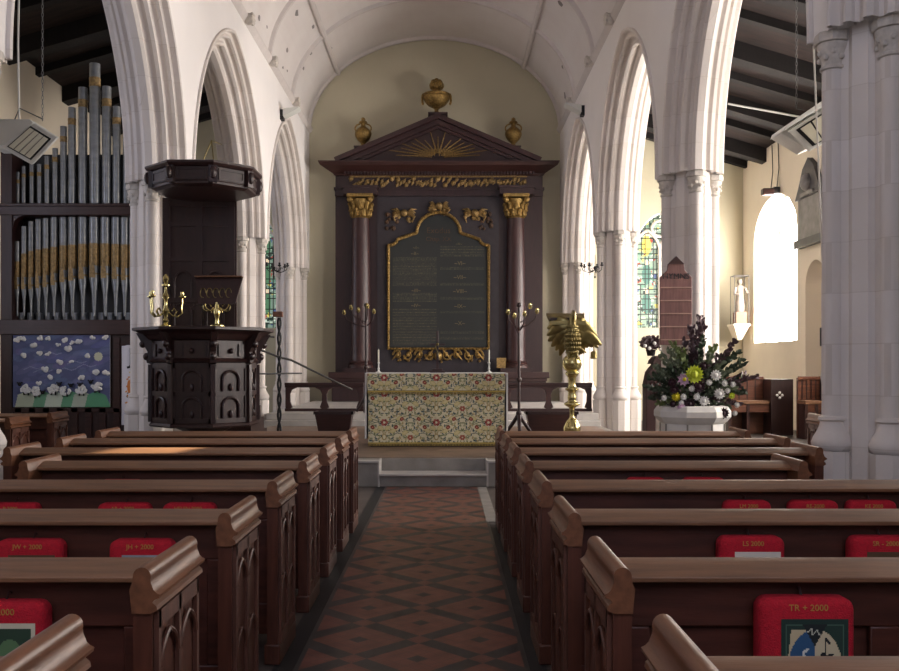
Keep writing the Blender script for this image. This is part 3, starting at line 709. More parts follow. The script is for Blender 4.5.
# pulpit stair rail with twisted newel
st = MB().box(-.9,-.1,.1,.37,0,.95).box(-.9,-.1,.37,.64,0,.76).box(-.9,-.1,.64,.91,0,.57).box(-.9,-.1,.91,1.18,0,.38).box(-.9,-.1,1.18,1.45,0,.19).build('stair', PULP, pu, loc=(.42, 1.54, 0))
tw = MB()
for ph in (0, PI): tw.tube([(.022*math.cos(ph+z*14), .022*math.sin(ph+z*14), z) for z in np.arange(0, 1.9, .03)], .018, 6)
tw.xf(Matrix.Translation((.38,0,0))).build('newel_post', IRON, st)
MB().box(.28,.44,-.05,.05,1.9,1.98).build('newel_cap', PEWCAP, st, bev=.01)
MB().tube([(-.25,-.9,1.45),(.0,0,1.31),(.14,.3,1.27),(.95,2.2,.78)], .018, 8).xf(Matrix.Translation((.38,0,0))).build('handrail', ROD, st)
MB().tube([(-.25,-.9,1.62),(-.05,-.2,1.6)], .015, 8).tube([(-.25,-.9,1.07),(.3,.4,1.07)], .012, 8).xf(Matrix.Translation((.38,0,0))).build('lower_rail', ROD, st)
# brass book rest on the pulpit rim
bk = thing('book_rest', 'brass scroll-footed book rest with a wooden desk on the pulpit rim', 'book rest', (-2.86, 11.55, 1.995))
MB().lathe([(.09,0),(.09,.012),(.03,.03),(.02,.08),(.035,.14),(.045,.18),(.03,.22),(.02,.3)], n=14).build('stem', BRASS, bk)
sc_ = MB()
for sg in (-1, 1):
    sc_.tube([(sg*(.03+.09*(t/14)+.035*math.cos(t*.5)), 0, .17+.1*t/14+.035*math.sin(t*.5)) for t in range(15)], .009, 6)
    sc_.tube([(sg*(.12+.05*math.cos(a)), 0, .24+.05*math.sin(a)) for a in np.linspace(-2.5, 3, 14)], .008, 6)
sc_.build('scrolls', BRASS, bk)
pl = MB().add([(-.23,-.02,.28),(.23,-.02,.28),(.30,.1,.62),(-.30,.1,.62),(-.23,.0,.28),(.23,.0,.28),(.30,.12,.62),(-.30,.12,.62)], [(0,1,2,3),(7,6,5,4),(0,4,5,1),(1,5,6,2),(2,6,7,3),(3,7,4,0)]).build('desk', MAHOG2, bk)
ot = MB()
for k in range(5):
    ot.tube([(-.18+.08*k+.035*math.cos(t), -.012+.12*(.13+.06*math.sin(t))/.5, .42+.06*math.sin(t)) for t in np.linspace(0, 5, 12)], .006, 5)
ot.build('openwork', BRASSD, bk)
MB().box(-.30,.30,.05,.16,.62,.64).build('desk_edge', LEDGE, bk, bev=.008); 
# brass candelabrum on the rim
cd = thing('candelabrum', 'branched polished brass candelabrum at the left of the pulpit rim', 'candelabrum', (-3.55, 11.72, 1.995))
MB().lathe([(.075,0),(.075,.015),(.05,.03),(.025,.05),(.04,.08),(.02,.12),(.03,.16),(.05,.2),(.03,.24),(.018,.3),(.03,.36),(.045,.4),(.02,.44),(.015,.5),(.05,.52),(.05,.535),(.02,.55),(.03,.58),(.04,.61),(.03,.64),(.01,.67)], n=16).build('stem', BRASS, cd)
for a in (PI*.96, PI*.6, PI*.1, PI*1.3):
    m = MB(); ca, sa = math.cos(a), math.sin(a)
    pts = [(r*ca, r*sa, z) for r, z in ((.02,.2),(.08,.14),(.15,.13),(.2,.18),(.19,.24),(.2,.3),(.2,.36))]
    m.tube(pts, .011, 6).tube([(r*ca, r*sa, z) for r, z in ((.1,.14),(.13,.2),(.1,.24),(.07,.2))], .008, 6)
    m.lathe([(.012,.36),(.045,.38),(.045,.39),(.02,.4),(.025,.43),(.02,.45)], (.2*ca,.2*sa,0), 10)
    m.build('branch', BRASS, cd)
# ---------------------------------------------------------------- reredos
RX = lambda px: (px-446)*24.8/925
RZ = lambda py: 1.5-(py-366)*24.8/925
cxr = RX(438)
re = thing('reredos', 'tall dark wooden altarpiece with gilded capitals, pediment and a commandments board on the end wall', 'altarpiece', (cxr, 24.9, .55))
Rz = lambda py: RZ(py)-.55; Rx = lambda px: RX(px)-cxr
def rb(x0, x1, y0, y1, z0, z1): return B(Rx(x0), Rx(x1), y0, y1, Rz(z0), Rz(z1))
MB().box(Rx(335), Rx(543), -.0, .45, 0, Rz(170)).build('body', MAHOG, re)
rb(377, 499, -.03, .0, 192, 372).build('painted_panel', RBACK, re)
rb(333, 545, -.36, .3, 401, 378).build('dado', MAHOG, re)
MB().box(Rx(330), Rx(548), -.44, .3, Rz(378), Rz(372)).box(Rx(332), Rx(546), -.40, .3, Rz(381), Rz(378)).build('dado_ledge', DARKX, re, bev=.01)
for a, b_ in ((344, 376), (500, 532)):
    MB().box(Rx(a), Rx(b_), -.42, 0, Rz(372), Rz(368)).build('column_plinth', MAHOG, re)
for px in (361, 515.5):
    x = Rx(px); z0 = Rz(368); z1 = Rz(219)
    col = MB().lathe([(.33,z0),(.33,z0+.06),(.30,z0+.10),(.32,z0+.14),(.27,z0+.18)] + [(.262-.04*(t/10)**2, z0+.2+(z1-z0-.2)*t/10) for t in range(11)], (x,-.14,0), 24).build('column', MAHOG2, re)
    m = MB().lathe([(.22,z1),(.26,z1+.03),(.22,z1+.06),(.24,z1+.3),(.30,z1+.5)], (x,-.14,0), 20)
    for row, (zz, rr, nn) in enumerate(((.14,.25,10),(.30,.28,10))):
        for k in range(nn):
            a = 2*PI*(k+.5*row)/nn; m.ball((x+rr*math.cos(a), -.14+rr*math.sin(a), z1+zz), .055, 6, 5, .10); m.ball((x+(rr+.05)*math.cos(a), -.14+(rr+.05)*math.sin(a), z1+zz+.08), .035, 6, 5)
    for sx in (-1, 1):
        for sy in (-1, 1): m.ball((x+sx*.27, -.14+sy*.27, z1+.47), .08, 8, 6)
    m.box(x-.34, x+.34, -.48, .2, z1+.54, z1+.62); m.build('capital', GOLD, col)
# entablature
m = MB()
for x0, x1, yy in ((335, 543, -.12), (344, 378, -.40), (499, 533, -.40)):
    m.box(Rx(x0), Rx(x1), yy, .3, Rz(196), Rz(190)); m.box(Rx(x0)-.03, Rx(x1)+.03, yy-.03, .3, Rz(190), Rz(187.5))
m.build('architrave', MAHOG, re)
fz = MB().box(Rx(337), Rx(541), -.10, .3, Rz(188), Rz(176)).build('frieze', MAHOG, re)
m = MB()
for i, (px) in enumerate(np.arange(352, 526, 2.6)):
    x = Rx(px)+random.uniform(-.03,.03); z = Rz(182)+random.uniform(-.1,.1); m.ball((x,-.12,z), .05+.02*(i % 3 == 0), 7, 5)
    m.tube([(x-.03,-.13,z-.08),(x,-.15,z),(x+.05,-.13,z+.07)], [.018,.028,.01], 5)
m.build('gilded_foliage', GOLDP, fz)
m = MB().box(Rx(350),Rx(527),-.14,.0,Rz(177.5),Rz(176)).box(Rx(350),Rx(527),-.14,.0,Rz(189),Rz(187.5)); m.build('gilt_fillet', GOLDP, fz)
prof = [(.05,Rz(176)),(-.16,Rz(176)),(-.2,Rz(174)),(-.3,Rz(172)),(-.5,Rz(168)),(-.55,Rz(165)),(-.55,Rz(164)),(.05,Rz(164))]
m = MB()
rows = []
for x0, ex in ((Rx(337),-1), (Rx(541),1)): rows.append([(x0+ex*max(0,-y_-.1), y_, z) for y_, z in prof])
m.loft(rows); 
m.build('cornice', DARKX, re, smooth=0)
dn = MB()
for k in range(60):
    x = Rx(346)+(Rx(533)-Rx(346))*k/59; dn.box(x-.025, x+.025, -.27, -.15, Rz(175), Rz(172.6))
dn.build('dentils', MAHOG, re)
# pediment
ap = (0, Rz(121)); L_, R_ = (Rx(337), Rz(164)), (Rx(539), Rz(164))
MB().prism([L_, R_, ap], -.2, .3, 'y').build('tympanum', MAHOG, re)
for side, P0 in ((-1, L_), (1, R_)):
    dx, dz = ap[0]-P0[0], ap[1]-P0[1]; Ln = math.hypot(dx, dz); nx_, nz_ = (-dz/Ln, dx/Ln) if side < 0 else (dz/Ln, -dx/Ln)
    if nz_ < 0: nx_, nz_ = -nx_, -nz_
    m = MB()
    for d0_, d1_, yy in ((-.02,.10,-.5),(-.14,-.02,-.36),(-.22,-.14,-.27)):
        m.prism([(P0[0]+nx_*d0_,P0[1]+nz_*d0_),(ap[0],ap[1]+d0_*Ln/abs(dx)),(ap[0],ap[1]+d1_*Ln/abs(dx)),(P0[0]+nx_*d1_,P0[1]+nz_*d1_)][::side], yy, .3, 'y')
    m.build('raking_cornice', DARKX, re, smooth=0)
m = MB()
for k in range(17):
    a = PI*(k+.5)/17; L1 = .62*(1+.35*abs(math.cos(a)))*(1 if k % 2 else .8); x0, z0 = .16*math.cos(a), .10*math.sin(a)
    L1x = L1*1.45*math.cos(a); L1z = min(L1*.95*math.sin(a), .62)*.95
    if abs(math.cos(a)) > .3: L1z *= .75
    m.tube([(x0,-.215,Rz(158)+z0),(x0+L1x,-.225,Rz(158)+z0+L1z)], [.03,.012], 5)
m.build('gilded_rays', GOLDP, re)
text('sacred_monogram', 'IHS', .27, GOLD, re, (0, -.29, Rz(157.5)), depth=.01)
MB().box(-.22,.22,-.32,.25,Rz(125),Rz(116)).box(-.26,.26,-.36,.28,Rz(116.6),Rz(114.5)).build('centre_pedestal', DARKX, re)
for px in (362, 513): MB().box(Rx(px)-.17, Rx(px)+.17, -.3, .2, Rz(160), Rz(149)).box(Rx(px)-.2, Rx(px)+.2, -.33, .23, Rz(149), Rz(147.5)).build('side_pedestal', DARKX, re)
def swag(cx, cz, w, h, nm, seed, mt=GOLDP, n=26, wings=False):
    r = random.Random(seed); m = MB()
    if wings:
        m.ball((cx,-.10,cz), .10, 10, 8)
        for s in (-1, 1):
            for q in range(5):
                m.tube([(cx+s*.08,-.08,cz-.02),(cx+s*(.2+.02*q),-.1,cz+.10-.05*q),(cx+s*(w-.03*q),-.07,cz+.1-.09*q)], [.04,.045,.012], 6)
    for q in range(n):
        m.ball((cx+r.uniform(-w, w)*.8,-.06,cz+r.uniform(-h, h)*(.6)-(.1 if wings else 0)), r.uniform(.035,.07), 7, 5)
    m.build(nm, mt, re)
swag(Rx(404), Rz(213), .34, .2, 'cherub_head', 1, wings=True, n=10); swag(Rx(475), Rz(213), .34, .2, 'cherub_head', 2, wings=True, n=10); swag(Rx(439), Rz(206), .25, .1, 'cherub_head', 3, wings=True, n=6)
DG = mat('dull bronze carving', (92,66,48), .6, metal=.3, var=.3)
for px in (393, 486): swag(Rx(px), Rz(221), .22, .45, 'fruit_drop', px, DG, 16)
# commandments board
def outline(g):
    """arched board outline, g grows it"""
    pts = []; hw = Rx(487)-Rx(438.5)+g; zb_ = Rz(347)-g; zs_ = Rz(241)+g; hi = Rz(234)+g*.8; r = .56+g*.6; 
    pts += [(-hw, zb_), (hw, zb_), (hw, zs_-.16)]
    for k in range(5): a = PI/2*k/4; pts.append((hw-.24*(1-math.cos(a))*0-.24*math.sin(a), zs_-.16+.16*(1-math.cos(a))))
    pts.append((r, hi))
    for k in range(13): a = PI*k/12; pts.append((r*math.cos(a), hi+(.50+g)*math.sin(a)))
    pts.append((-r, hi))
    for k in range(5): a = PI/2*(4-k)/4; pts.append((-hw+.24*math.sin(a), zs_-.16+.16*(1-math.cos(a))))
    pts.append((-hw, zs_-.16)); return [(x+Rx(438.5), z) for x, z in pts]
o_in = outline(0); W = 2*(Rx(487)-Rx(438.5)); zlo, zhi = Rz(347), max(z for x, z in o_in)
c = Cv(W, zhi-zlo, 210, 290, (30,34,34)); tx = (104,92,66)
def lines(x0, x1, z0, z1, step=.042):
    z = z1
    while z > z0:
        x = x0
        while x < x1:
            l = rng.uniform(.02,.08); c.rect(x, min(x+l, x1), z-.016, z, tx, rng.uniform(.35,.75)); x += l+.014
        z -= step
Hc = zhi-zlo; ys_ = lambda py: (347-py)*24.8/925
lines(.08, W/2-.05, ys_(286), ys_(257)); lines(.08, W/2-.05, ys_(301), ys_(293)); lines(.08, W/2-.05, ys_(344), ys_(309)); lines(W/2+.05, W-.08, ys_(256), ys_(246))
for p in (267, 283, 297, 311, 331, 337): lines(W/2+.05, W-.08, ys_(p+2.4), ys_(p))
c.line([(W/2,.05),(W/2,ys_(243))], .012, tx)
cx0 = Rx(438.5)-W/2
# mask by polygon
ins = np.zeros(c.X.shape, bool); P = [(x-cx0, z-zlo) for x, z in o_in]
for i in range(len(P)):
    (x0, z0), (x1, z1) = P[i], P[(i+1) % len(P)]
    if z0 == z1: continue
    ins ^= ((z0 > c.Z) != (z1 > c.Z)) & (c.X < (x1-x0)*(c.Z-z0)/(z1-z0)+x0)
tb = c.build('commandments_board', VCP, re, loc=(cx0, -.075, zlo), mask=ins)
GL = mat('faded gold lettering', (124,106,76), .5, metal=.3)
for s, px, py, sz in (('Exodus', 438.5, 233, .22), ('Chap. XX', 438.5, 241, .17), ('I', 416, 249, .12), ('II', 415, 255, .13), ('V', 459, 245, .1), ('III', 416, 292, .13), ('IV', 416, 307, .13), ('VI', 460, 265, .15), ('VII', 460, 279, .15), ('VIII', 460, 293, .15), ('IX', 460, 308, .15), ('X', 460, 325, .15)):
    if len(s) < 5: s = '~' + s + '~'
    text('lettering', s, sz, GL, tb, (Rx(px)-cx0, -.006, Rz(py)-zlo)) if len(s) < 5 or '~' in s else text('heading', s, sz, DG, tb, (Rx(px)-cx0, -.006, Rz(py)-zlo))
MB().prism(o_in[::-1], -.07, -.02, 'y').build('board_backing', DARKM, tb).location = (-cx0, .075, -zlo)
o_m = outline(.045)
MB().tube([(x,-.085,z) for x, z in o_m], .045, 8, closed=True).build('gilded_frame', GOLD, re)
rp = MB(); tot = 0
P = o_m + [o_m[0]]
for (x0, z0), (x1, z1) in zip(P[:-1], P[1:]):
    Ls = math.hypot(x1-x0, z1-z0); q = 0
    while q < Ls: rp.ball((x0+(x1-x0)*q/Ls, -.135, z0+(z1-z0)*q/Ls), .032, 6, 4); q += .085
rp.build('frame_beading', GOLD, re)
# gilded scroll carving below
m = MB()
for s in (-1, 1):
    for k in range(4):
        x = s*(.22+.29*k); m.tube([(x+s*.12*math.cos(a)*(1-a/9), -.1-.02*math.sin(a), Rz(355)+.15*math.sin(a)*(1-a/9)*(1 if k % 2 else -1)) for a in np.linspace(0, 6, 16)], [.03-.012*t/15 for t in range(16)], 6)
        m.ball((x, -.12, Rz(355)), .05, 7, 5); m.tube([(x-s*.1,-.09,Rz(349)),(x+s*.02,-.12,Rz(355)),(x+s*.14,-.09,Rz(360))], [.02,.035,.01], 6)
for k in range(26): m.ball((random.uniform(-1.3,1.3),-.08,Rz(random.uniform(349,362))), random.uniform(.025,.05), 6, 5)
m.ball((0,-.12,Rz(356)), .12, 10, 8)
m.build('gilded_scrollwork', GOLD, re)
MB().box(Rx(496),Rx(505),-.42,-.35,Rz(368),Rz(358)).build('small_plaque', GOLDP, re)
# gilded urns (lifted away: things of their own)
def urn(px, ytop, ybot, w, label, flame):
    z0, z1 = RZ(ybot), RZ(ytop); h = z1-z0; r = w*24.8/925/2
    o = thing('gilded_urn', label, 'urn', (RX(px), 24.85, z0), 0, 'gilded urns on the altarpiece')
    if flame: prof = [(.45,0),(.45,.03),(.2,.07),(.14,.13),(.25,.18),(.65,.26),(.92,.38),(1.0,.47),(.95,.5),(1.02,.54),(.9,.57),(.4,.6),(.3,.66),(.42,.7)]
    else: prof = [(.6,0),(.6,.04),(.25,.1),(.3,.16),(.75,.28),(1.0,.42),(.95,.54),(.6,.64),(.32,.7),(.3,.78),(.5,.82),(.45,.86),(.2,.9)]
    MB().lathe(smoothprof([(a*r*(.92 if not flame else 1), b_*h) for a, b_ in prof], 3), n=20).build('body', GOLD, o)
    m = MB()
    if flame:
        for k in range(9):
            a = 2*PI*k/8; q = 0 if k == 8 else .32*r; m.ball((q*math.cos(a), q*math.sin(a), h*(.78+.04*(k % 2)+(.1 if k == 8 else 0))), r*.24, 7, 6, h*.11)
        m.build('flame', GOLD, o)
        for s in (-1, 1): MB().tube([(s*r*(.95+.12*math.sin(t)), 0, h*(.42+.14*math.cos(t)*1)) for t in np.linspace(0, PI, 8)], r*.09, 6).build('handle', GOLD, o)
    else:
        m.ball((0,0,h*.93), r*.25, 7, 6, h*.07).build('finial', GOLD, o)
        for s in (-1, 1): MB().tube([(s*r*(.35+.55*math.sin(t)), 0, h*(.62+.14*math.cos(t))+h*.02) for t in np.linspace(0, PI, 10)], r*.09, 6).build('handle', GOLD, o)
urn(436.5, 77, 114.6, 27, 'largest gilded urn, with a flame top, at the peak of the pediment', True)
urn(363, 117, 147.6, 18, 'gilded two-handled urn on the left shoulder of the pediment', False)
urn(513.5, 117, 147.6, 18, 'gilded two-handled urn on the right shoulder of the pediment', False)
# ---------------------------------------------------------------- communion rails
def rail(px0, px1, label):
    y = 19.4; x0, x1 = (px0-446)*y/925, (px1-446)*y/925; o = thing('communion_rail', label, 'rail', ((x0+x1)/2, y, .55), 0, 'communion rails'); w = (x1-x0)/2
    MB().box(-w, w, -.07, .09, .55, .60).box(-w, w, -.04, .05, .50, .55).build('top_rail', DARKX, o, bev=.008)
    B(-w, w, -.03, .04, .0, .06).build('bottom_rail', DARKX, o)
    n = 3
    for k in range(n):
        x = -w+.06+(2*w-.12)*k/(n-1)
        pr = [(-.05,.06),(.05,.06),(.10,.08),(.055,.2),(.05,.36),(.09,.45),(.2,.50),(-.2,.50),(-.09,.45),(-.05,.36),(-.055,.2),(-.10,.08)]
        if k == 0: pr = [(max(a, -.05), b_) for a, b_ in pr]
        if k == n-1: pr = [(min(a, .05), b_) for a, b_ in pr]
        MB().prism([(x+a, b_) for a, b_ in pr], -.025, .035, 'y').build('post', DARKX, o, bev=.006)
rail(285, 364, 'low dark wooden communion rail to the left of the altar'); rail(505, 592, 'low dark wooden communion rail to the right, behind the brass eagle')
for px0, px1, lab in ((316, 353, 'dark wooden trough on the floor left of the altar, before the rail'), (526, 576, 'longer dark wooden trough on the floor right of the altar, beside the eagle')):
    y = 16.6; x0, x1 = (px0-446)*y/925, (px1-446)*y/925; o = thing('wooden_trough', lab, 'trough', ((x0+x1)/2, y, .32), 0, 'wooden troughs before the rail'); w = (x1-x0)/2
    MB().loft([[(-w+.06,-.12,0),(w-.06,-.12,0),(w-.06,.12,0),(-w+.06,.12,0)],[(-w,-.18,.34),(w,-.18,.34),(w,.18,.34),(-w,.18,.34)]]).build('box', DARKX, o, smooth=0)
    MB().box(-w-.02, w+.02, -.2, -.16, .32, .37).box(-w-.02, w+.02, .16, .2, .32, .37).box(-w-.02,-w+.02,-.2,.2,.32,.37).box(w-.02,w+.02,-.2,.2,.32,.37).build('rim', DARKW, o)
# standing candelabra either side
def stand(px, side, label):
    y = 18.9 if side < 0 else 16.2; z0 = .55 if side < 0 else .32; S = y/925
    o = thing('standing_candelabrum', label, 'candelabrum', ((px-446)*S, y, z0), 0, 'standing candelabra'); zt_ = 1.5-(305-366)*S-z0
    MB().tube([(0,0,.1),(0,0,zt_)], .026, 8).ball((0,0,zt_), .045, 8, 6).ball((0,0,zt_*.42), .05, 8, 6).ball((0,0,.35), .055, 8, 6).build('pole', MAHOG, o)
    for k in range(3):
        a = 2*PI*k/3+.5; MB().tube([(0,0,.34),(.1*math.cos(a),.1*math.sin(a),.2),(.24*math.cos(a),.24*math.sin(a),.02)], [.04,.035,.03], 6).build('foot', MAHOG, o)
    for (dx, dzp) in ((-11, 10), (-5, 14), (11, 4), (18, 9), (5, 12)) if side > 0 else ((-22, 10), (-15, 5), (-7, 8), (8, 9), (2, 4)):
        xe = dx*S; ze = zt_-(dzp)*S+.05; yy = (-.12 if abs(dx) < 8 else .0)
        b_ = MB().tube([(0,0,ze-.30),(xe*.5,yy*.5,ze-.24),(xe*.9,yy,ze-.14),(xe,yy,ze-.03)], .013, 6).build('arm', MAHOG, o)
        MB().lathe([(.02,-.05),(.035,-.02),(.04,.0),(.03,.02)], (xe,yy,ze), 8).ball((xe,yy,ze+.03), .03, 8, 6).build('candle_cup', BRASS, b_)
stand(366, -1, 'tall dark branched candle stand with small brass cups, left of the altarpiece'); stand(519, 1, 'tall dark branched candle stand with small brass cups, right of the altar')
# ---------------------------------------------------------------- brass eagle lectern
S = 13/925; zE = lambda py: 1.5-(py-366)*S-.32; xE = lambda px: (px-572)*S
ea = thing('eagle_lectern', 'polished brass lectern in the form of an eagle with spread wings on a turned column', 'lectern', ((572-446)*S, 13, .32))
MB().lathe(smoothprof([(.30,0),(.30,.03),(.24,.06),(.20,.10),(.12,.14),(.11,.20),(.12,zE(428)),(.10,zE(424)),(.07,zE(420)),(.036,zE(417)),(.034,zE(410)),(.05,zE(407.5)),(.105,zE(405)),(.105,zE(403)),(.06,zE(401)),(.062,zE(398)),(.055,zE(392)),(.09,zE(390)),(.095,zE(388.5)),(.06,zE(387)),(.05,zE(383)),(.055,zE(378)),(.08,zE(375.5)),(.10,zE(373)),(.075,zE(371.5)),(.115,zE(369)),(.138,zE(364)),(.125,zE(359)),(.08,zE(355.5)),(.06,zE(354))], 4), n=28).build('column', BRASS, ea, smooth=60)
m = MB()
for k in range(3):
    a = 2*PI*k/3; m.ball((.27*math.cos(a), .27*math.sin(a), .04), .045, 8, 6)
m.build('lion_foot', BRASS, ea)
# eagle body: one continuous loft along a spine
sp = [(0,.06,zE(357),.05,.05),(0,.04,zE(352),.10,.09),(0,.02,zE(345),.135,.12),(0,-.01,zE(337),.135,.12),(.0,-.03,zE(330),.105,.10),(.0,-.04,zE(324),.075,.08),(.0,-.05,zE(320),.062,.07),(.005,-.07,zE(316.5),.062,.075),(.01,-.09,zE(314),.045,.06),(.01,-.13,zE(314.5),.028,.03),(.01,-.17,zE(316.5),.014,.018),(.01,-.185,zE(319),.004,.006)]
rings = []
for i, (x, y, z, rx, ry) in enumerate(sp):
    p0 = Vector(sp[max(0,i-1)][:3]); p1 = Vector(sp[min(len(sp)-1,i+1)][:3]); t = (p1-p0).normalized(); u = Vector((1,0,0)); w = t.cross(u).normalized()
    rings.append([Vector((x,y,z))+u*rx*.8*math.cos(a)+w*ry*math.sin(a) for a in [2*PI*k/14 for k in range(14)]])
eg = MB().loft(rings); 
for sg in (-1, 1): eg.ball((.01+sg*.045,-.115,zE(315)), .012, 6, 5)
for row in range(7):
    zz = zE(352-row*4.2); rr = (.08,.108,.112,.108,.096,.08,.064)[row]
    for k in range(9):
        a = -PI*(.1+.8*k/8)+(.1 if row % 2 else 0); eg.ball((rr*math.cos(a), rr*.95*math.sin(a)+.01-.010*row, zz), .02, 6, 4, .032)
eg.build('eagle_body', BRASSD, ea, smooth=60)
def wing(sg, root, tips):
    m = MB()
    for k, (px, py, w_) in enumerate(tips):
        a = Vector((xE(root[0]), .02, zE(root[1]+k*2.0))); b_ = Vector((xE(px), .10+.012*k, zE(py))); bow = Vector((0, -.03, .02 if k < 3 else .008))
        d = (b_-a).normalized(); up = Vector((0,1,0)).cross(d).normalized(); rings = []
        for t in (0,.2,.45,.7,.88,.97,1.0):
            p = a.lerp(b_, t)+bow*4*t*(1-t)+Vector((0,.006*(k % 2),0)); ww = w_*(.7+.5*math.sin(PI*min(1,t*1.1)))*(1 if t < .85 else (.75 if t < .95 else (.45 if t < .99 else .05)))
            rings.append([p+up*ww*math.cos(q)+Vector((0,.016*math.sin(q),0)) for q in [2*PI*j/10 for j in range(10)]])
        m.loft(rings)
    return m
wing(1, (575, 322), [(589,325,.06),(594,329.5,.065),(599,336,.07),(603.5,345,.065),(600,347.5,.06),(595,347,.06),(590,347.5,.055),(587,350.5,.055),(582,352,.05)]).build('wing', BRASSD, ea, smooth=60)
wing(-1, (568, 322), [(551,322.5,.06),(548,328,.065),(547.5,335,.065),(549,341,.065),(552.5,346.5,.06),(557,350.5,.055),(561,356,.05)]).build('wing', BRASSD, ea, smooth=60)
m = MB()
for k in range(6): m.tube([(.02+.02*k,.1,zE(348)),(.07+.03*k,.14,zE(356)+.01*k)], [.03,.012], 6)
m.build('tail', BRASSD, ea)
for sg in (-1, 1): MB().tube([(sg*.05,-.02,zE(352)),(sg*.055,-.06,zE(357)),(sg*.05,-.11,zE(359))], [.035,.028,.02], 7).tube([(sg*.055,-.05,zE(357)),(sg*.1,-.08,zE(360))], [.018,.01], 6).build('leg', BRASSD, ea)
MB().add([(-.31,.0,zE(323)-.02),(.18,.0,zE(323)-.02),(.22,.30,zE(317)+.04),(-.33,.30,zE(317)+.04),(-.31,.0,zE(323)+.01),(.18,.0,zE(323)+.01),(.22,.30,zE(317)+.07),(-.33,.30,zE(317)+.07)], [(3,2,1,0),(4,5,6,7),(0,1,5,4),(1,2,6,5),(2,3,7,6),(3,0,4,7)]).box(-.32,.19,-.03,.0,zE(324)-.01,zE(321)).build('book_plate', BRASSD, ea)
MB().box(-.30,.15,.03,.25,zE(320),zE(317.5)).build('open_book', MAHOG, ea)
MB().tube([(xE(595),.1,zE(345)),(xE(595),.1,zE(351))], .012, 6).lathe([(.03,0),(.045,-.02),(.05,-.1),(.04,-.11)][::-1], (xE(595),.1,zE(351)), 10).build('tassel', BRASSD, ea)
# ---------------------------------------------------------------- organ
S = 15.2/925; ox = (72-446)*S; oX = lambda px: (px-446)*S-ox; oZ = lambda py: 1.5-(py-366)*S
og = thing('pipe_organ', 'pipe organ in a dark oak case with two ranks of grey pipes', 'organ', (ox, 15.2, 0))
cs = MB().box(oX(3), oX(165), .35, 1.9, 0, oZ(212)).box(oX(3), oX(14), -.08, .35, 0, oZ(150)).box(oX(9), oX(165), -.05, .35, 0, oZ(333)).build('case', DARKW, og)
MB().box(oX(0), oX(165), -.12, .35, oZ(335), oZ(320)).build('case_rail', DARKX, og, bev=.01)
m = MB().box(oX(0), oX(165), -.10, .35, oZ(216), oZ(206)).box(oX(0), oX(165), -.13, .35, oZ(207.5), oZ(204.5))
m.build('case_rail', DARKX, og, bev=.01); B(oX(2), oX(13), -.13, .3, oZ(152), oZ(148)).build('post_cap', DARKX, og, bev=.01)
m = MB()
for k in range(9):
    x = oX(20)+(oX(132)-oX(20))*k/8; m.box(x-.05, x+.05, -.075, -.05, .0, oZ(338))
m.box(oX(9), oX(140), -.075, -.05, oZ(412), oZ(408)).build('panel_frame', DARKX, og)
m = MB().prism([(oX(13),oZ(216)),(oX(27),oZ(216))]+[(oX(27-12*math.sin(a)),oZ(216+9*(1-math.cos(a)))) for a in [PI/2*k/6 for k in range(1,7)]]+[(oX(13),oZ(235))], -.05, .1, 'y').build('spandrel_bracket', DARKX, og)
B(oX(14), oX(160), .33, .349, oZ(330), oZ(150)).build('case_back', DARKM, og)
up = [(15,171,4),(21,165,4),(29,163,4.4),(36.7,163,4.4),(44.4,155,5),(52.6,147,5.4),(61,125,6.4),(69.5,106,7.4),(80.5,86,8.6),(92.6,62,10.4),(104.4,85,8.8),(114.4,105,7.6),(124.4,121,6.6),(133,136,6)]
for px, py, w in up:
    x, z0, z1, r = oX(px), oZ(205), oZ(py), w*S/2
    p = MB().lathe([(r*.9,z0),(r,z0+.1),(r,z1-.0),(r*1.0,z1),(r*.8,z1),(r*.8,z1-.05)], (x,.1,0), 14).build('pipe', PIPE, og)
    b0 = z1-(w*1.0*S+.06); MB().lathe([(r*1.04,b0-w*S*.9),(r*1.1,b0-w*S*.85),(r*1.04,b0-w*S*.7),(r*1.04,b0-.05),(r*1.1,b0-.02),(r*1.04,b0)], (x,.1,0), 14).build('gilded_band', PIPEG, p)
lo = [(15.5,283,241,5.6),(22.5,283,226,5.6),(29.5,283,221,5.8),(37,282,219,6.4),(44.4,281,218,6.6),(52.6,279,217,7),(62,276,217,7.8),(71,274.5,217,8.4),(81.5,273,217,9.2),(92.8,271.5,217,9.8),(104,272,217,9.4),(114.5,273,217,8.6),(123.5,274,217,7.8),(131,273,217,6.4),(138.5,272,217,6.4)]
for px, pm, pt, w in lo:
    x, zm, zt_, r = oX(px), oZ(pm), oZ(pt), w*S/2; zb_ = oZ(316)
    p = MB().lathe([(r*.28,zb_),(r*.5,zb_+(zm-zb_)*.5),(r*.95,zm-.12),(r,zm),(r,zt_),(r*.8,zt_)], (x,.06,0), 14).build('pipe', PIPE, og)
    a = MB()
    a.add([(x-r*.62,.06-r*.98,zm-.1),(x+r*.62,.06-r*.98,zm-.1),(x+r*.5,.06-r*1.12,zm+.06),(x,.06-r*1.2,zm+.22),(x-r*.5,.06-r*1.12,zm+.06)], [(0,1,2,3,4)])
    a.lathe([(r*1.03,zm-.05),(r*1.03,zm-.02)], (x,.06,0), 14, False)
    a.lathe([(r*1.015,zm+.1),(r*1.015,zm+(zt_-zm)*.52)], (x,.06,0), 14, False); a.build('gilded_mouth', PIPEG, p)
for k in range(14):   # low rank of feet behind
    x = oX(16+9*k); MB().lathe([(.02,oZ(330)),(.05,oZ(318)),(.05,oZ(312))], (x,.2,0), 8).build('pipe_foot', PIPE, og)
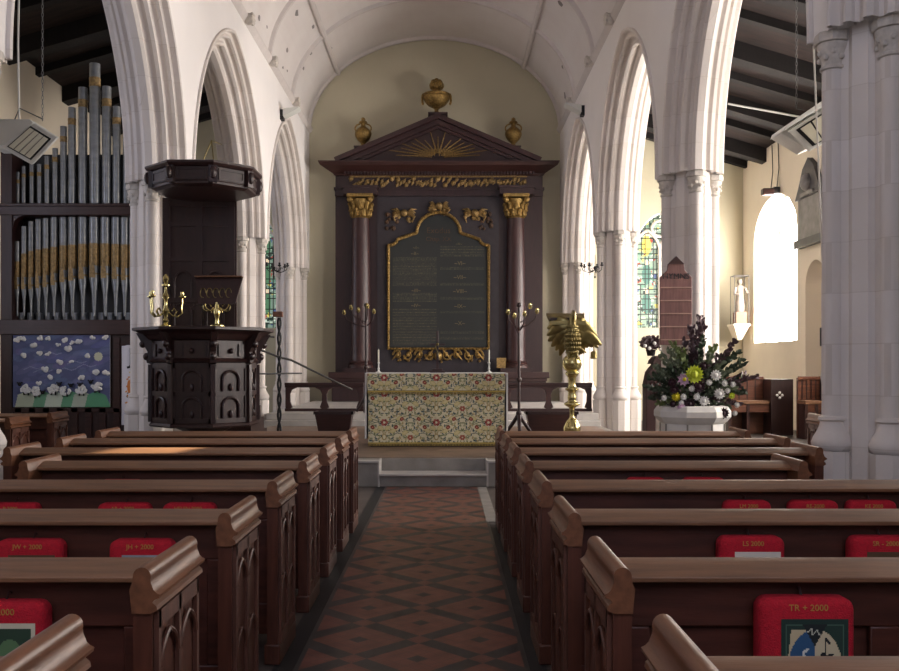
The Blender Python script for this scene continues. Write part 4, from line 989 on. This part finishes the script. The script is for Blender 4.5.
# sheep collage
S = 15.11/925; w, h = 97*S, 72*S; c = Cv(w, h, 150, 110, (88,94,130))
for k in range(90): c.ell(rng.rand()*w, h*(.25+.75*rng.rand()), .15*rng.rand()+.05, .05, (100+rng.randint(30),106+rng.randint(30),150+rng.randint(20)), rng.rand()*.5, .35)
for x, z in ((.2,.52),(.3,.48),(.65,.6),(.75,.55),(.55,.5),(.4,.72)): c.line([(w*x-.14,h*z),(w*x-.03,h*z+.05),(w*x+.08,h*z+.01),(w*x+.17,h*z+.04)], .012, (170,174,200), .6)
for i, x in enumerate((.02,.20,.32,.49,.60,.74)): c.poly([(w*x,0),(w*(x+.27),0),(w*(x+.22),h*.16),(w*(x+.12),h*.22),(w*(x+.03),h*.17)], [(176,186,164),(112,160,128),(196,208,190),(104,160,124),(180,190,172),(92,154,116)][i])
c.ell(w*.88, h*.70, .07, .07, (206,206,176))
sy = 15.11
sh = thing('sheep_collage', 'blue collage of cotton-wool sheep on green hills hung on the organ case', 'collage', ((13-446)*S, sy, 1.5-(407-366)*S))
c.build('painted_sheet', VC, sh)
B(0, w, .002, .012, 0, h).build('backing_card', CLOTHW, sh)
COT = mat('cotton wool', (228,228,226), .95, var=.06, scale=30, bump=.5, bscale=90); SBL = mat('black felt', (28,26,30), .9)
for x, z in ((.05,.94),(.10,.95),(.28,.96),(.37,.95),(.53,.93),(.61,.89),(.68,.91),(.82,.97),(.95,.97),(.47,.87),(.57,.81),(.22,.85),(.12,.71),(.28,.75),(.36,.74),(.76,.71),(.48,.62),(.61,.62),(.33,.52),(.48,.50),(.38,.41),(.85,.48),(.96,.48),(.71,.41),(.27,.33)):
    cl = MB(); q = .02+.02*rng.rand()
    for k in range(5): cl.ball((w*x+rng.uniform(-.03,.03)*1.2, -.012, h*z+rng.uniform(-.02,.02)), q, 7, 5)
    cl.build('cotton_tuft', COT, sh)
for i, (x, z, hd) in enumerate(((.14,.25,-1),(.25,.22,1),(.42,.25,1),(.54,.23,1),(.71,.24,-.2),(.87,.28,-1))):
    s_ = MB()
    for k in range(26):
        a = rng.rand()*6.28; q = rng.rand()**.5; s_.ball((w*x+.085*q*math.cos(a), -.02, h*z+.065*q*math.sin(a)), .026, 7, 5)
    so_ = s_.build('cotton_sheep', COT, sh)
    hx = w*x+hd*.10; hz = h*z+(.08 if i != 1 else -.02)
    MB().ball((hx,-.03,hz), .032, 8, 6).ball((hx-.035,-.03,hz+.025), .015, 6, 5).ball((hx+.035,-.03,hz+.025), .015, 6, 5).build('sheep_head', SBL, so_)
    for lx in (-.033, .037): B(w*x+lx-.008, w*x+lx+.008, -.03, -.01, h*z-.10, h*z-.04).build('sheep_leg', SBL, so_)
# banner with a J
S2 = 14.1/925; bw, bh = 26*S2, 80*S2; c = Cv(bw, bh, 60, 150, (226,222,226)); 
for k in range(40): c.ell(bw*.32+rng.uniform(-.06,.1), bh*(.1+.6*rng.rand()), .022, .012, [(214,150,80),(220,196,120),(150,140,120),(204,120,60)][k % 4], rng.rand()*3)
c.ell(bw*.3, bh*.48, .035, .1, (214,130,60)); c.line([(bw*.12,bh*.2),(bw*.3,bh*.12),(bw*.5,bh*.2)], .02, (206,186,120))
bn = thing('banner', 'narrow white cloth banner with a dark letter J and an orange figure beside the organ', 'banner', ((121.5-446)*S2, 14.1, 1.5-(425-366)*S2))
c.build('cloth', VC, bn, fn=lambda x, z: (x, .012*math.sin(x*22+z*2), z))
text('letter', 'J', .34, SBL, bn, (bw*.38, -.02, bh*.77))
MB().tube([(-.06,0,bh),(bw+.02,0,bh)], .012, 6).build('hanging_rod', DARKX, bn)
MB().tube([(bw/2,0.02,bh),(bw/2,0.02,-(1.5-(425-366)*S2)+.0)], .014, 6).build('pole', DARKX, bn)
# ---------------------------------------------------------------- hanging heaters
def links(a, b_, n=None, r=.011, lk=.05):
    a, b_ = Vector(a), Vector(b_); L = (b_-a).length; n = int(L/lk); m = MB(); t = (b_-a).normalized()
    for i in range(n):
        c_ = a+t*(i+.5)*lk; u = Vector((1,0,0)) if i % 2 else Vector((0,1,0))
        m.tube([c_+u*r*math.cos(q)+t*lk*.62*math.sin(q) for q in [2*PI*k/8 for k in range(8)]], .0035, 4, closed=True)
    return m
def heater(x, y, z, sg, label, glab):
    """louvred face tilts down toward the nave; sg = direction (x) the face looks to"""
    o = thing('hanging_heater', label, 'heater', (x, y, z), 0, 'heaters hung on chains in the side arches')
    yh = .26 if sg > 0 else .22
    if sg > 0: P = [(-.40,.24),(.10,.24),(.38,.0),(.10,-.30),(-.40,-.10)]
    else: P = [(.42,.30),(.36,.30),(-.36,-.02),(-.13,-.22),(.42,.0)]
    if sg > 0:
        MB().prism([(-.55,.25),(-.03,.25),(.02,.21),(-.3,-.06),(-.55,-.06)], .0, .45, 'y').build('casing', HEAT, o, bev=.01)
        a_, b0, c0, d_ = Vector((-.026,0,.235)), Vector((.316,0,.024)), Vector((.029,0,-.30)), Vector((-.36,0,-.083))
    else:
        MB().prism([(-.36,.02),(-.34,.08),(.52,.66),(.52,.05),(-.03,-.18)], .08, .42, 'y').build('casing', HEAT, o, bev=.01)
        MB().prism([(-.37,.02),(-.35,.08),(.52,.67),(.52,.58)], -.06, .44, 'y').build('hood', HEAT, o, bev=.006)
        a_, b0, c0, d_ = Vector((-.29,0,.04)), Vector((.50,0,.54)), Vector((.50,0,.06)), Vector((-.04,0,-.226))
    # face frame: quadrilateral slightly turned to the viewer
    def fq(q, lift, g):
        cc = sum(q, Vector())/4; return [cc+(p-cc)*g+Vector((0,-lift,-lift*.3)) for p in q]
    yy = [Vector((0,-.02,0))]*4
    q0 = [a_+Vector((0,.06,0)), b0+Vector((0,-.02,0)), c0+Vector((0,-.05,0)), d_+Vector((0,.02,0))]
    MB().loft([fq(q0,-.05,.98), fq(q0,0,1), fq(q0,.03,1), fq(q0,.035,.92)]).build('face_frame', HEAT, o, smooth=0)
    MB().loft([fq(q0,.036,.80), fq(q0,.042,.78)]).build('reflector', DARKM, o, smooth=0)
    f = fq(q0,.05,.72); m = MB()
    for k in range(4):
        u0, u1 = k/4+.02, (k+1)/4-.02
        A1, A2 = f[0].lerp(f[1],u0), f[0].lerp(f[1],u1); D1, D2 = f[3].lerp(f[2],u0), f[3].lerp(f[2],u1)
        m.add([A1,A2,D2,D1]+[p+Vector((0,-.01,0)) for p in (A1,A2,D2,D1)], [(0,1,2,3),(7,6,5,4),(0,4,5,1),(1,5,6,2),(2,6,7,3),(3,7,4,0)])
    m.build('heating_element', QUARTZ, o, smooth=0)
    return o
hl = heater((32-446)*11/925, 11, 1.5+(366-140)*11/925, 1, 'white hanging heater at the upper left, before the organ', 0)
hr = heater((812-446)*11.6/925, 11.6, 1.5+(366-133)*11.6/925, -1, 'white hanging heater at the upper right, behind the nearest pier', 0)
links((.06,.15,.27), (.06,.15,4.2)).build('chain', CHAIN, hl)
MB().tube([(-.22,.15,.27),(-.235,.15,1.2),(-.215,.15,2.2),(-.23,.15,4.2)], .012, 6).build('cable', CLOTHW, hl)
MB().tube([(-.28,.15,.27),(-.22,.15,.42),(.06,.15,.29)], .008, 5).build('yoke', CHAIN, hl)
links((-.12,.2,.36), (-.12,.2,3.9)).build('chain', CHAIN, hr)
MB().tube([(-.12,.2,.36),(-.02,.2,.34)], .008, 5).build('yoke', CHAIN, hr)
# rope on the right with a switch
Rp = thing('bell_rope', 'thin pale rope hanging beside the nearest right pier with a small black switch', 'rope', ((824-446)*10/925, 10, 1.5-(385-366)*10/925))
MB().tube([(-.15,0,5.0),(-.11,0,3.6),(-.06,0,2.4),(-.02,0,1.4),(0,0,.7),(.01,0,.3),(-.03,0,.1),(-.01,0,-.05),(.03,0,-.35),(.05,0,-.6)], .010, 6).build('rope', CLOTHW, Rp)
MB().box(-.04,.03,-.03,.02,.42,.62).box(-.03,.06,-.04,.0,.5,.58).build('switch', DARKM, Rp, bev=.006)
# ---------------------------------------------------------------- spot lights over the far arches
for px, py, s, X_, lab in ((283, 116, 1, XL, 'small white wall floodlight over the far left arch'), (583, 112, -1, XR, 'small white wall floodlight over the far right arch')):
    y = 21.0; o = thing('wall_floodlight', lab, 'light', (X_+s*.0, y, 1.5+(366-py)*y/925), 0, 'wall floodlights')
    MB().prism([(s*.08,-.05),(s*.42,.12),(s*.45,.17),(s*.08,.12)][::s], -.2, .12, 'y').build('housing', HEAT, o, bev=.01)
    B(0, s*.08, -.12, .08, -.1, .12).build('bracket', DARKM, o)
# wrought-iron wall candelabra
for px, s, lab in ((576, -1, 'black wrought-iron branched light hanging in the far right arch'), (288, 1, 'black wrought-iron branched light hanging in the far left arch')):
    y = 18.55; x = (595-446)*y/925 if s < 0 else (274-446)*y/925; o = thing('iron_bracket_light', lab, 'light', (x, y, 1.5+(366-268)*y/925), 0, 'wrought-iron branched lights'); o.scale = (.6,.6,.6)
    MB().tube([(0,0,-.35),(0,0,.45)], .014, 6).ball((0,0,0), .06, 8, 6).ball((0,0,-.3), .035, 8, 6).build('stem', IRON, o)
    for k, (dx, dy) in enumerate(((.2,-.1),(.45,0),(-.12,.3),(.3,.35),(-.2,-.2))):
        dx *= s
        a_ = MB().tube([(0,0,-.05),(dx*.5,dy*.5,-.15),(dx*.9,dy,-.08),(dx,dy,.05)], .012, 6).tube([(dx*.4,dy*.4,-.1),(dx*.5,dy*.5,.02),(dx*.65,dy*.65,-.03)], .009, 5).lathe([(.02,.04),(.06,.07),(.06,.09),(.03,.1),(.035,.17)], (dx,dy,0), 8)
        a_.build('branch', IRON, o)
# ---------------------------------------------------------------- hymn board
S = 12.62/925; hx = (676-446)*S
hb = thing('hymn_board', 'brown wooden board with a pointed top and slotted rows, fixed to the right stone pier', 'board', (hx, 12.62, 1.5-(345-366)*S))
w, h = 16*S, 87*S
BRD = wood('reddish brown board', (122,84,78), .5, st=(10,10,1))
MB().prism([(-w,0),(w,0),(w,h*.78),(w*.55,h*.86),(w*.5,h*.93),(0,h),(-w*.5,h*.93),(-w*.55,h*.86),(-w,h*.78)], 0, .04, 'y').build('board', BRD, hb, bev=.006)
SL = mat('pale slot edge', (168,134,120), .6)
for k in range(5): B(-w*.97, w*.97, -.012, .002, h*(.055+.15*k), h*(.055+.15*k)+.014).build('slot_rail', SL, hb)
text('lettering', 'HYMNS', .11, DARKM, hb, (0, -.003, h*.76))
MB().prism([(-w*.5,h*.93),(w*.5,h*.93),(0,h*1.02)], -.02, .05, 'y').build('crest', DARKX, hb)
# ---------------------------------------------------------------- flowers on the stone pedestal
S = 12/925; fx = (692-446)*S
PEDM = mat('white painted stone', (214,210,204), .7, var=.06)
pd = thing('flower_pedestal', 'white stone pedestal with a moulded top, under the large flower arrangement', 'pedestal', (fx, 12.0, .32))
r8 = lambda r, z: [(r*math.cos(PI/8+PI*k/4), r*math.sin(PI/8+PI*k/4), z) for k in range(8)]
MB().loft([r8(.45,0),r8(.45,.08),r8(.40,.12),r8(.40,.44)]).build('shaft', PEDM, pd, smooth=0); MB().loft([r8(.40,.44),r8(.44,.47),r8(.49,.53),r8(.49,.60),r8(.45,.66),r8(.40,.67)]).build('moulded_top', PEDM, pd, smooth=0)
for k in range(8):
    a = PI/8+PI*k/4; MB().tube([(.405*math.cos(a), .405*math.sin(a), .1), (.405*math.cos(a), .405*math.sin(a), .44)], .012, 6).build('corner_roll', STEPST, pd)
fa = thing('flower_arrangement', 'large arrangement of white, yellow and dark red flowers with dark leaves on the white pedestal', 'flowers', (fx, 12.0, .99))
MB().lathe([(.12,0),(.2,.04),(.22,.1),(.2,.1),(.1,.03)], n=16).build('bowl', IRON, fa)
LF = [mat('dark green leaves', (66,82,60), .55, var=.3, scale=9), mat('grey green leaves', (124,134,108), .6, var=.2), mat('purple brown leaves', (88,64,70), .5, var=.25), mat('light green leaves', (122,136,80), .6)]
def leaf(m, p, dirv, L, w):
    d = Vector(dirv).normalized(); u = d.cross(Vector((rng.uniform(-1,1), -1, rng.uniform(-.3,.3)))).normalized(); nrm = d.cross(u)
    q = [p, p+d*L*.35+u*w+nrm*w*.3, p+d*L*.75+u*w*.7, p+d*L, p+d*L*.75-u*w*.7, p+d*L*.35-u*w+nrm*w*.3]
    m.add(q, [(0,1,2),(0,2,3),(0,3,4),(0,4,5)])
fol = [MB() for _ in range(4)]; base = Vector((0,0,.08))
def spray(a, b_, ki, n, L=.07, w=.022, th=.004):
    a, b_ = Vector(a), Vector(b_); mid = a.lerp(b_, .5)+Vector((0,-.03,.04)); pts = [a, mid, b_]; fol[ki].tube(pts, th, 4)
    for k in range(n):
        t = .25+.75*k/n; p = a.lerp(mid, t*2) if t < .5 else mid.lerp(b_, t*2-1)
        d = (b_-a).normalized()+Vector((rng.uniform(-1,1), rng.uniform(-.9,.6), rng.uniform(-.6,.8))); leaf(fol[ki], p, d, L*rng.uniform(.7,1.3), w*rng.uniform(.8,1.3))
F = lambda px, py, y=-.1: Vector(((px-692)*S, y, 1.5-(py-366)*S-.99))
for px, py, ki, n in [(697,318,2,26),(692,328,2,26),(703,325,2,22),(688,338,2,22),(700,340,0,26),(712,345,3,20),(708,352,1,22),(724,352,0,24),(732,342,2,18),(738,350,0,20),(742,362,0,24),(748,374,2,24),(746,380,0,22),(742,392,0,22),(734,402,2,20),(726,408,0,20),(672,344,3,18),(668,350,1,22),(660,356,1,22),(655,366,1,20),(652,378,0,20),(645,388,0,20),(652,398,0,18),(660,404,3,16),(678,352,3,20),(684,358,0,22),(716,362,1,22),(722,372,1,20),(728,385,1,20),(665,368,0,22),(700,360,1,20),(672,410,3,16),(705,414,0,18),(690,414,0,18),(664,385,0,20),(738,384,2,20),(700,405,0,24),(715,400,3,18)]:
    for rep in range(2): spray(base+Vector((rng.uniform(-.1,.1),rng.uniform(-.1,.05),0)), F(px+rng.uniform(-3,3), py+rng.uniform(-3,3), rng.uniform(-.28,.12)), ki, int(n*1.6))
for i in range(1500):
    a = rng.rand()*6.28; q = rng.rand()**.5; p = Vector(((.0+.42*q*math.cos(a)), rng.uniform(-.22,.15), .22+.34*q*math.sin(a))); leaf(fol[int(rng.choice([0,0,0,1,2]))], p, (rng.uniform(-1,1),-.8,rng.uniform(-1,1)), .06, .02)
for i, nm in enumerate(('dark_foliage','grey_foliage','copper_foliage','pale_foliage')):
    o = fol[i].build(nm, LF[i], fa, smooth=0); o['kind'] = 'stuff'
WH = mat('white petals', (232,230,226), .7, var=.05); YE_ = mat('lime yellow petals', (206,218,60), .7, var=.12); YD = mat('yellow petals', (220,206,40), .7); PK = mat('pale pink petals', (214,180,206), .7, var=.1); DR = mat('maroon petals', (58,18,34), .7, var=.3)
def bloom(nm, px, py, r, m, y=-.3, layers=4, petals=11, cen=None):
    r = r*S; p = F(px, py, y); mb_ = MB()
    for l in range(layers):
        rr = r*(1-.2*l); k0 = petals-l
        for k in range(k0):
            a = 2*PI*k/k0+l*.4; d = Vector((math.cos(a)*(1-.12*l), -.18-.42*l, math.sin(a)*(1-.12*l))).normalized(); t = Vector((-math.sin(a),0,math.cos(a)))
            e = d*rr; mb_.add([p, p+e*.5+t*rr*.3+Vector((0,-.01,0)), p+e, p+e*.5-t*rr*.3+Vector((0,-.01,0)), p+e*.6+Vector((0,.012,0))], [(0,1,2),(0,2,3),(0,4,1),(1,4,2),(2,4,3),(3,4,0)])
    mb_.ball(p+Vector((0,-r*.15,0)), r*.45, 8, 6)
    o = mb_.build(nm, m, fa, smooth=0)
    if cen: MB().ball(p+Vector((0,-r*.5,0)), r*.28, 8, 6).build('flower_centre', cen, o)
bloom('yellow_chrysanthemum', 687, 374, 9.5, YE_, -.34, 6, 16); bloom('yellow_flower', 670, 396, 5, YD, -.3); bloom('yellow_flower', 724, 395, 3.5, YE_, -.32)
for px, py, r in ((708.5,375,6),(712,393,6),(697,400,5.5),(690,396,4),(717,383,3.5),(725,384,3.2),(720,390,3),(677,396,3.6),(685,388,3.5),(729,404,3),(658,397,3.2),(702,382,3.5),(675,402,3),(727,412,3)): bloom('white_flower', px, py, r, WH, -.32, 4, 12)
bloom('pink_flower', 677, 379, 7, PK, -.33, 2, 9, YD); bloom('pink_flower', 674.5, 407, 5, PK, -.33, 2, 9)
for px, py, r in ((692,386,7),(668,389,5),(683,403,6),(716,412,6),(666,382,5),(697,366,5),(667,403,4)): bloom('maroon_flower', px, py, r, DR, -.31, 4, 12)
# wooden desk with a small plant, left of the flowers
S = 14.75/925; dk = thing('carved_desk', 'small dark desk with a scroll-carved end between the pier and the flowers', 'desk', ((655-446)*S, 14.75, .0))
dz = lambda py: 1.5-(py-366)*S
MB().box(.02,.13,-.18,.18,0,dz(362)).build('end_board', MAHOG2, dk, bev=.01)
MB().prism([(-.17,0),(.02,0),(.02,dz(362)),(-.03,dz(364)),(-.13,dz(372)),(-.17,dz(384))], -.15, .15, 'y').build('desk_side', MAHOG2, dk, bev=.008)
MB().prism([(-.06,dz(360)),(.0,dz(356)),(.14,dz(358)),(.17,dz(363)),(-.08,dz(364))], -.2, .2, 'y').build('desk_top', DARKX, dk)
m = MB()
for zz in (385, 395): m.tube([(-.07+.05*math.cos(a)*(1-a/8), -.16, dz(zz)+.07*math.sin(a)*(1-a/8)) for a in np.linspace(0,6,16)], .012, 6)
m.build('scroll_carving', DARKX, dk)
pt = thing('potted_plant', 'small dark-leaved plant with white blooms standing on the carved desk', 'plant', ((651-446)*S, 14.75, dz(356)))
MB().lathe([(.06,0),(.08,.1),(.07,.1),(.05,.02)], n=12).build('pot', IRON, pt)
m = MB()
for i in range(240):
    a = rng.rand()*6.28; q = rng.rand()**.5; leaf(m, Vector((.16*q*math.cos(a), rng.uniform(-.1,.1), .17+.11*q*math.sin(a)+.05*rng.rand())), (rng.uniform(-1,1),rng.uniform(-1,.4),rng.uniform(-.3,1)), .06, .022)
m.build('leaves', LF[2], pt, smooth=0)['kind'] = 'stuff'
m = MB()
for x, z in ((-.12,.16),(-.05,.12),(.13,.1),(.03,.2)): MB().ball((x,-.12,z), .03, 7, 6).build('white_bloom', WH, pt)
# ---------------------------------------------------------------- choir stalls in the right aisle
STW = wood('reddish stall oak', (112,66,46), .4)
def stall(px0, px1, y, label, endpx):
    S = y/925; x0, x1 = (px0-446)*S, (px1-446)*S; xe = (endpx-446)*S
    o = thing('choir_stall', label, 'stall', (x0, y, 0), 0, 'choir stalls in the right aisle'); w = xe-x0; z = lambda py: 1.5-(py-366)*S
    B(0, w, .3, .36, 0, z(378)).build('back_panel', STW, o); B(0, w, .26, .3, z(380), z(376.5)).build('top_rail', STW, o, bev=.01)
    m = MB()
    for k in range(6): m.box(w*k/5-.01, w*k/5+.01, .285, .30, z(400), z(380))
    m.build('panel_rib', DARKX, o)
    B(0, w, -.12, .3, z(404), z(400.5)).build('seat', LEDGE, o, bev=.01); B(0, w, -.08, -.04, z(412), z(404)).build('seat_front', STW, o)
    for u in (0, w*.45): B(u, u+.06, -.1, .25, 0, z(404)).build('support', DARKX, o)
    e = B(w, (x1-x0), -.2, .36, 0, z(379)).build('end_panel', DARKW, o, bev=.01)
    m = MB(); cx, cz = w+(x1-x0-w)*.38, z(395)
    for a in range(4): m.ball((cx+.055*math.cos(a*PI/2), -.205, cz+.055*math.sin(a*PI/2)), .03, 8, 6)
    m.build('quatrefoil', WH, e)
stall(727, 790, 20.2, 'reddish oak choir stall with a pale quatrefoil on its end, below the bright window', 768); stall(803, 846, 19.0, 'dark oak choir stall partly behind the nearest pier, before the arched recess', 826)
# statue in its frame on a wall bracket
S = 24.6/925; stt = thing('saint_statue', 'pale standing saint in a glass case on a wall bracket in the right aisle corner', 'statue', ((741-446)*S, 24.6, 1.5+(366-324)*S))
zz = lambda py: (324-py)*S
MB().box(-.16,.16,.10,.5,-.02,.0).loft([[(-.05,.1,-.42),(.05,.1,-.42),(.05,.5,-.42),(-.05,.5,-.42)],[(-.2,-.08,-.05),(.2,-.08,-.05),(.2,.5,-.05),(-.2,.5,-.05)]]).box(-.22,.22,-.1,.5,-.05,.0).build('bracket', PLASTER, stt)
B(-.14,.14,-.05,.25,0,.32).build('plinth', PEWCAP, stt)
m = MB().lathe([(.12,.32),(.13,.5),(.10,.75),(.12,.95),(.10,1.02),(.04,1.06)], (0,.1,0), 12, sy=.8).ball((0,.1,1.13), .07, 10, 8, .09)
m.tube([(-.11,.08,.98),(-.16,.02,.8),(-.05,-.05,.78)], [.04,.035,.025], 6).tube([(.11,.08,.98),(.17,.02,.85),(.1,-.05,.95)], [.04,.035,.025], 6).build('figure', mat('aged plaster figure', (140,128,116), .7, var=.2), stt)
m = MB()
for x in (-.19,.19):
    for y in (-.06,.28): m.box(x-.008,x+.008,y-.008,y+.008,0,1.28)
m.box(-.2,.2,-.07,-.05,1.27,1.29).box(-.2,.2,.27,.29,1.27,1.29).box(-.2,-.18,-.07,.29,1.27,1.29).box(.18,.2,-.07,.29,1.27,1.29).build('case_frame', ROD, stt)
# memorial tablet on the right aisle wall
mm = thing('memorial_tablet', 'dark grey wall memorial with a pointed top high on the right aisle wall', 'memorial', (XS-.01, 20.55, 1.5+(366-245)*20.5/925))
GR = mat('dark grey slate', (74,72,76), .5, var=.15); GR2 = mat('grey veined marble', (132,128,128), .5, var=.2, scale=5)
MB().box(-.14,0,-.75,.75,0,.18).build('base_shelf', GR, mm); MB().box(-.08,0,-.65,.65,.18,1.1).build('inscription_slab', GR2, mm)
MB().prism([(-.75,1.1),(.75,1.1),(.55,1.35),(.3,1.75),(0,1.95),(-.3,1.75),(-.55,1.35)], -.12, 0, 'x').build('pointed_top', GR, mm)
MB().box(-.16,-.1,-.35,.35,1.12,1.2).ball((-.13,0,1.4), .16, 10, 8, .2).build('carved_shield', GR2, mm)
# small spotlight on the aisle wall above the window
sl = thing('wall_spotlight', 'small brown and black spotlight on a cable above the bright arched window', 'spotlight', ((771-446)*22.6/925, 22.6, 1.5+(366-192)*22.6/925))
MB().box(-.22,.05,-.1,.1,-.08,.08).build('housing', DARKX, sl, bev=.02); MB().box(.05,.2,-.06,.1,-.04,.12).build('bracket', DARKM, sl, bev=.01)
MB().tube([(.0,.0,.08),(.05,.02,.5),(.03,.02,1.15)], .012, 5).tube([(.15,.02,.1),(.2,.02,.6),(.18,.02,1.2)], .012, 5).build('cable', IRON, sl)
# ---------------------------------------------------------------- camera, light
cam = bpy.data.cameras.new('camera'); co = bpy.data.objects.new('camera', cam); COL.objects.link(co)
co.location = (0, 0, H); co.rotation_euler = (PI/2, 0, 0); cam.sensor_width = 36; cam.lens = 36*925/899; cam.shift_x = 3.5/899; cam.shift_y = 30.5/899; cam.clip_start = .05; cam.clip_end = 200
sc.camera = co
w = bpy.data.worlds.new('sky'); sc.world = w; w.use_nodes = True; bg = w.node_tree.nodes['Background']; bg.inputs[0].default_value = (.75,.83,1,1); bg.inputs[1].default_value = 1.0
def area(nm, loc, rot, sx, sy, e, col=(1,.98,.96)):
    l = bpy.data.lights.new(nm, 'AREA'); l.shape = 'RECTANGLE'; l.size = sx; l.size_y = sy; l.energy = e; l.color = col
    o = bpy.data.objects.new(nm, l); COL.objects.link(o); o.location = loc; o.rotation_euler = rot; return o
def beam(loc, aim, ang, e, col):   # sunlight falling through the south windows
    l = bpy.data.lights.new('sunbeam', 'SPOT'); l.spot_size = math.radians(ang); l.spot_blend = .6; l.energy = e; l.color = col; l.shadow_soft_size = .03
    o = bpy.data.objects.new('sunbeam', l); COL.objects.link(o); o.location = loc; o.rotation_euler = (Vector(aim)-Vector(loc)).to_track_quat('-Z', 'Y').to_euler()
beam((7.9, 11.2, 4.3), (-2.2, 6.72, .89), 1.7, 60000, (1, .88, .66))
beam((7.9, 22.6, 4.9), (2.9, 19.2, 1.1), 14, 2500, (1, .95, .88))
sc.view_settings.view_transform = 'Standard'; sc.view_settings.look = 'None'; sc.view_settings.gamma = 1; sc.view_settings.exposure = 0.3
sc.cycles.use_denoising = True; sc.cycles.max_bounces = 8; sc.cycles.diffuse_bounces = 5; sc.cycles.sample_clamp_indirect = 6
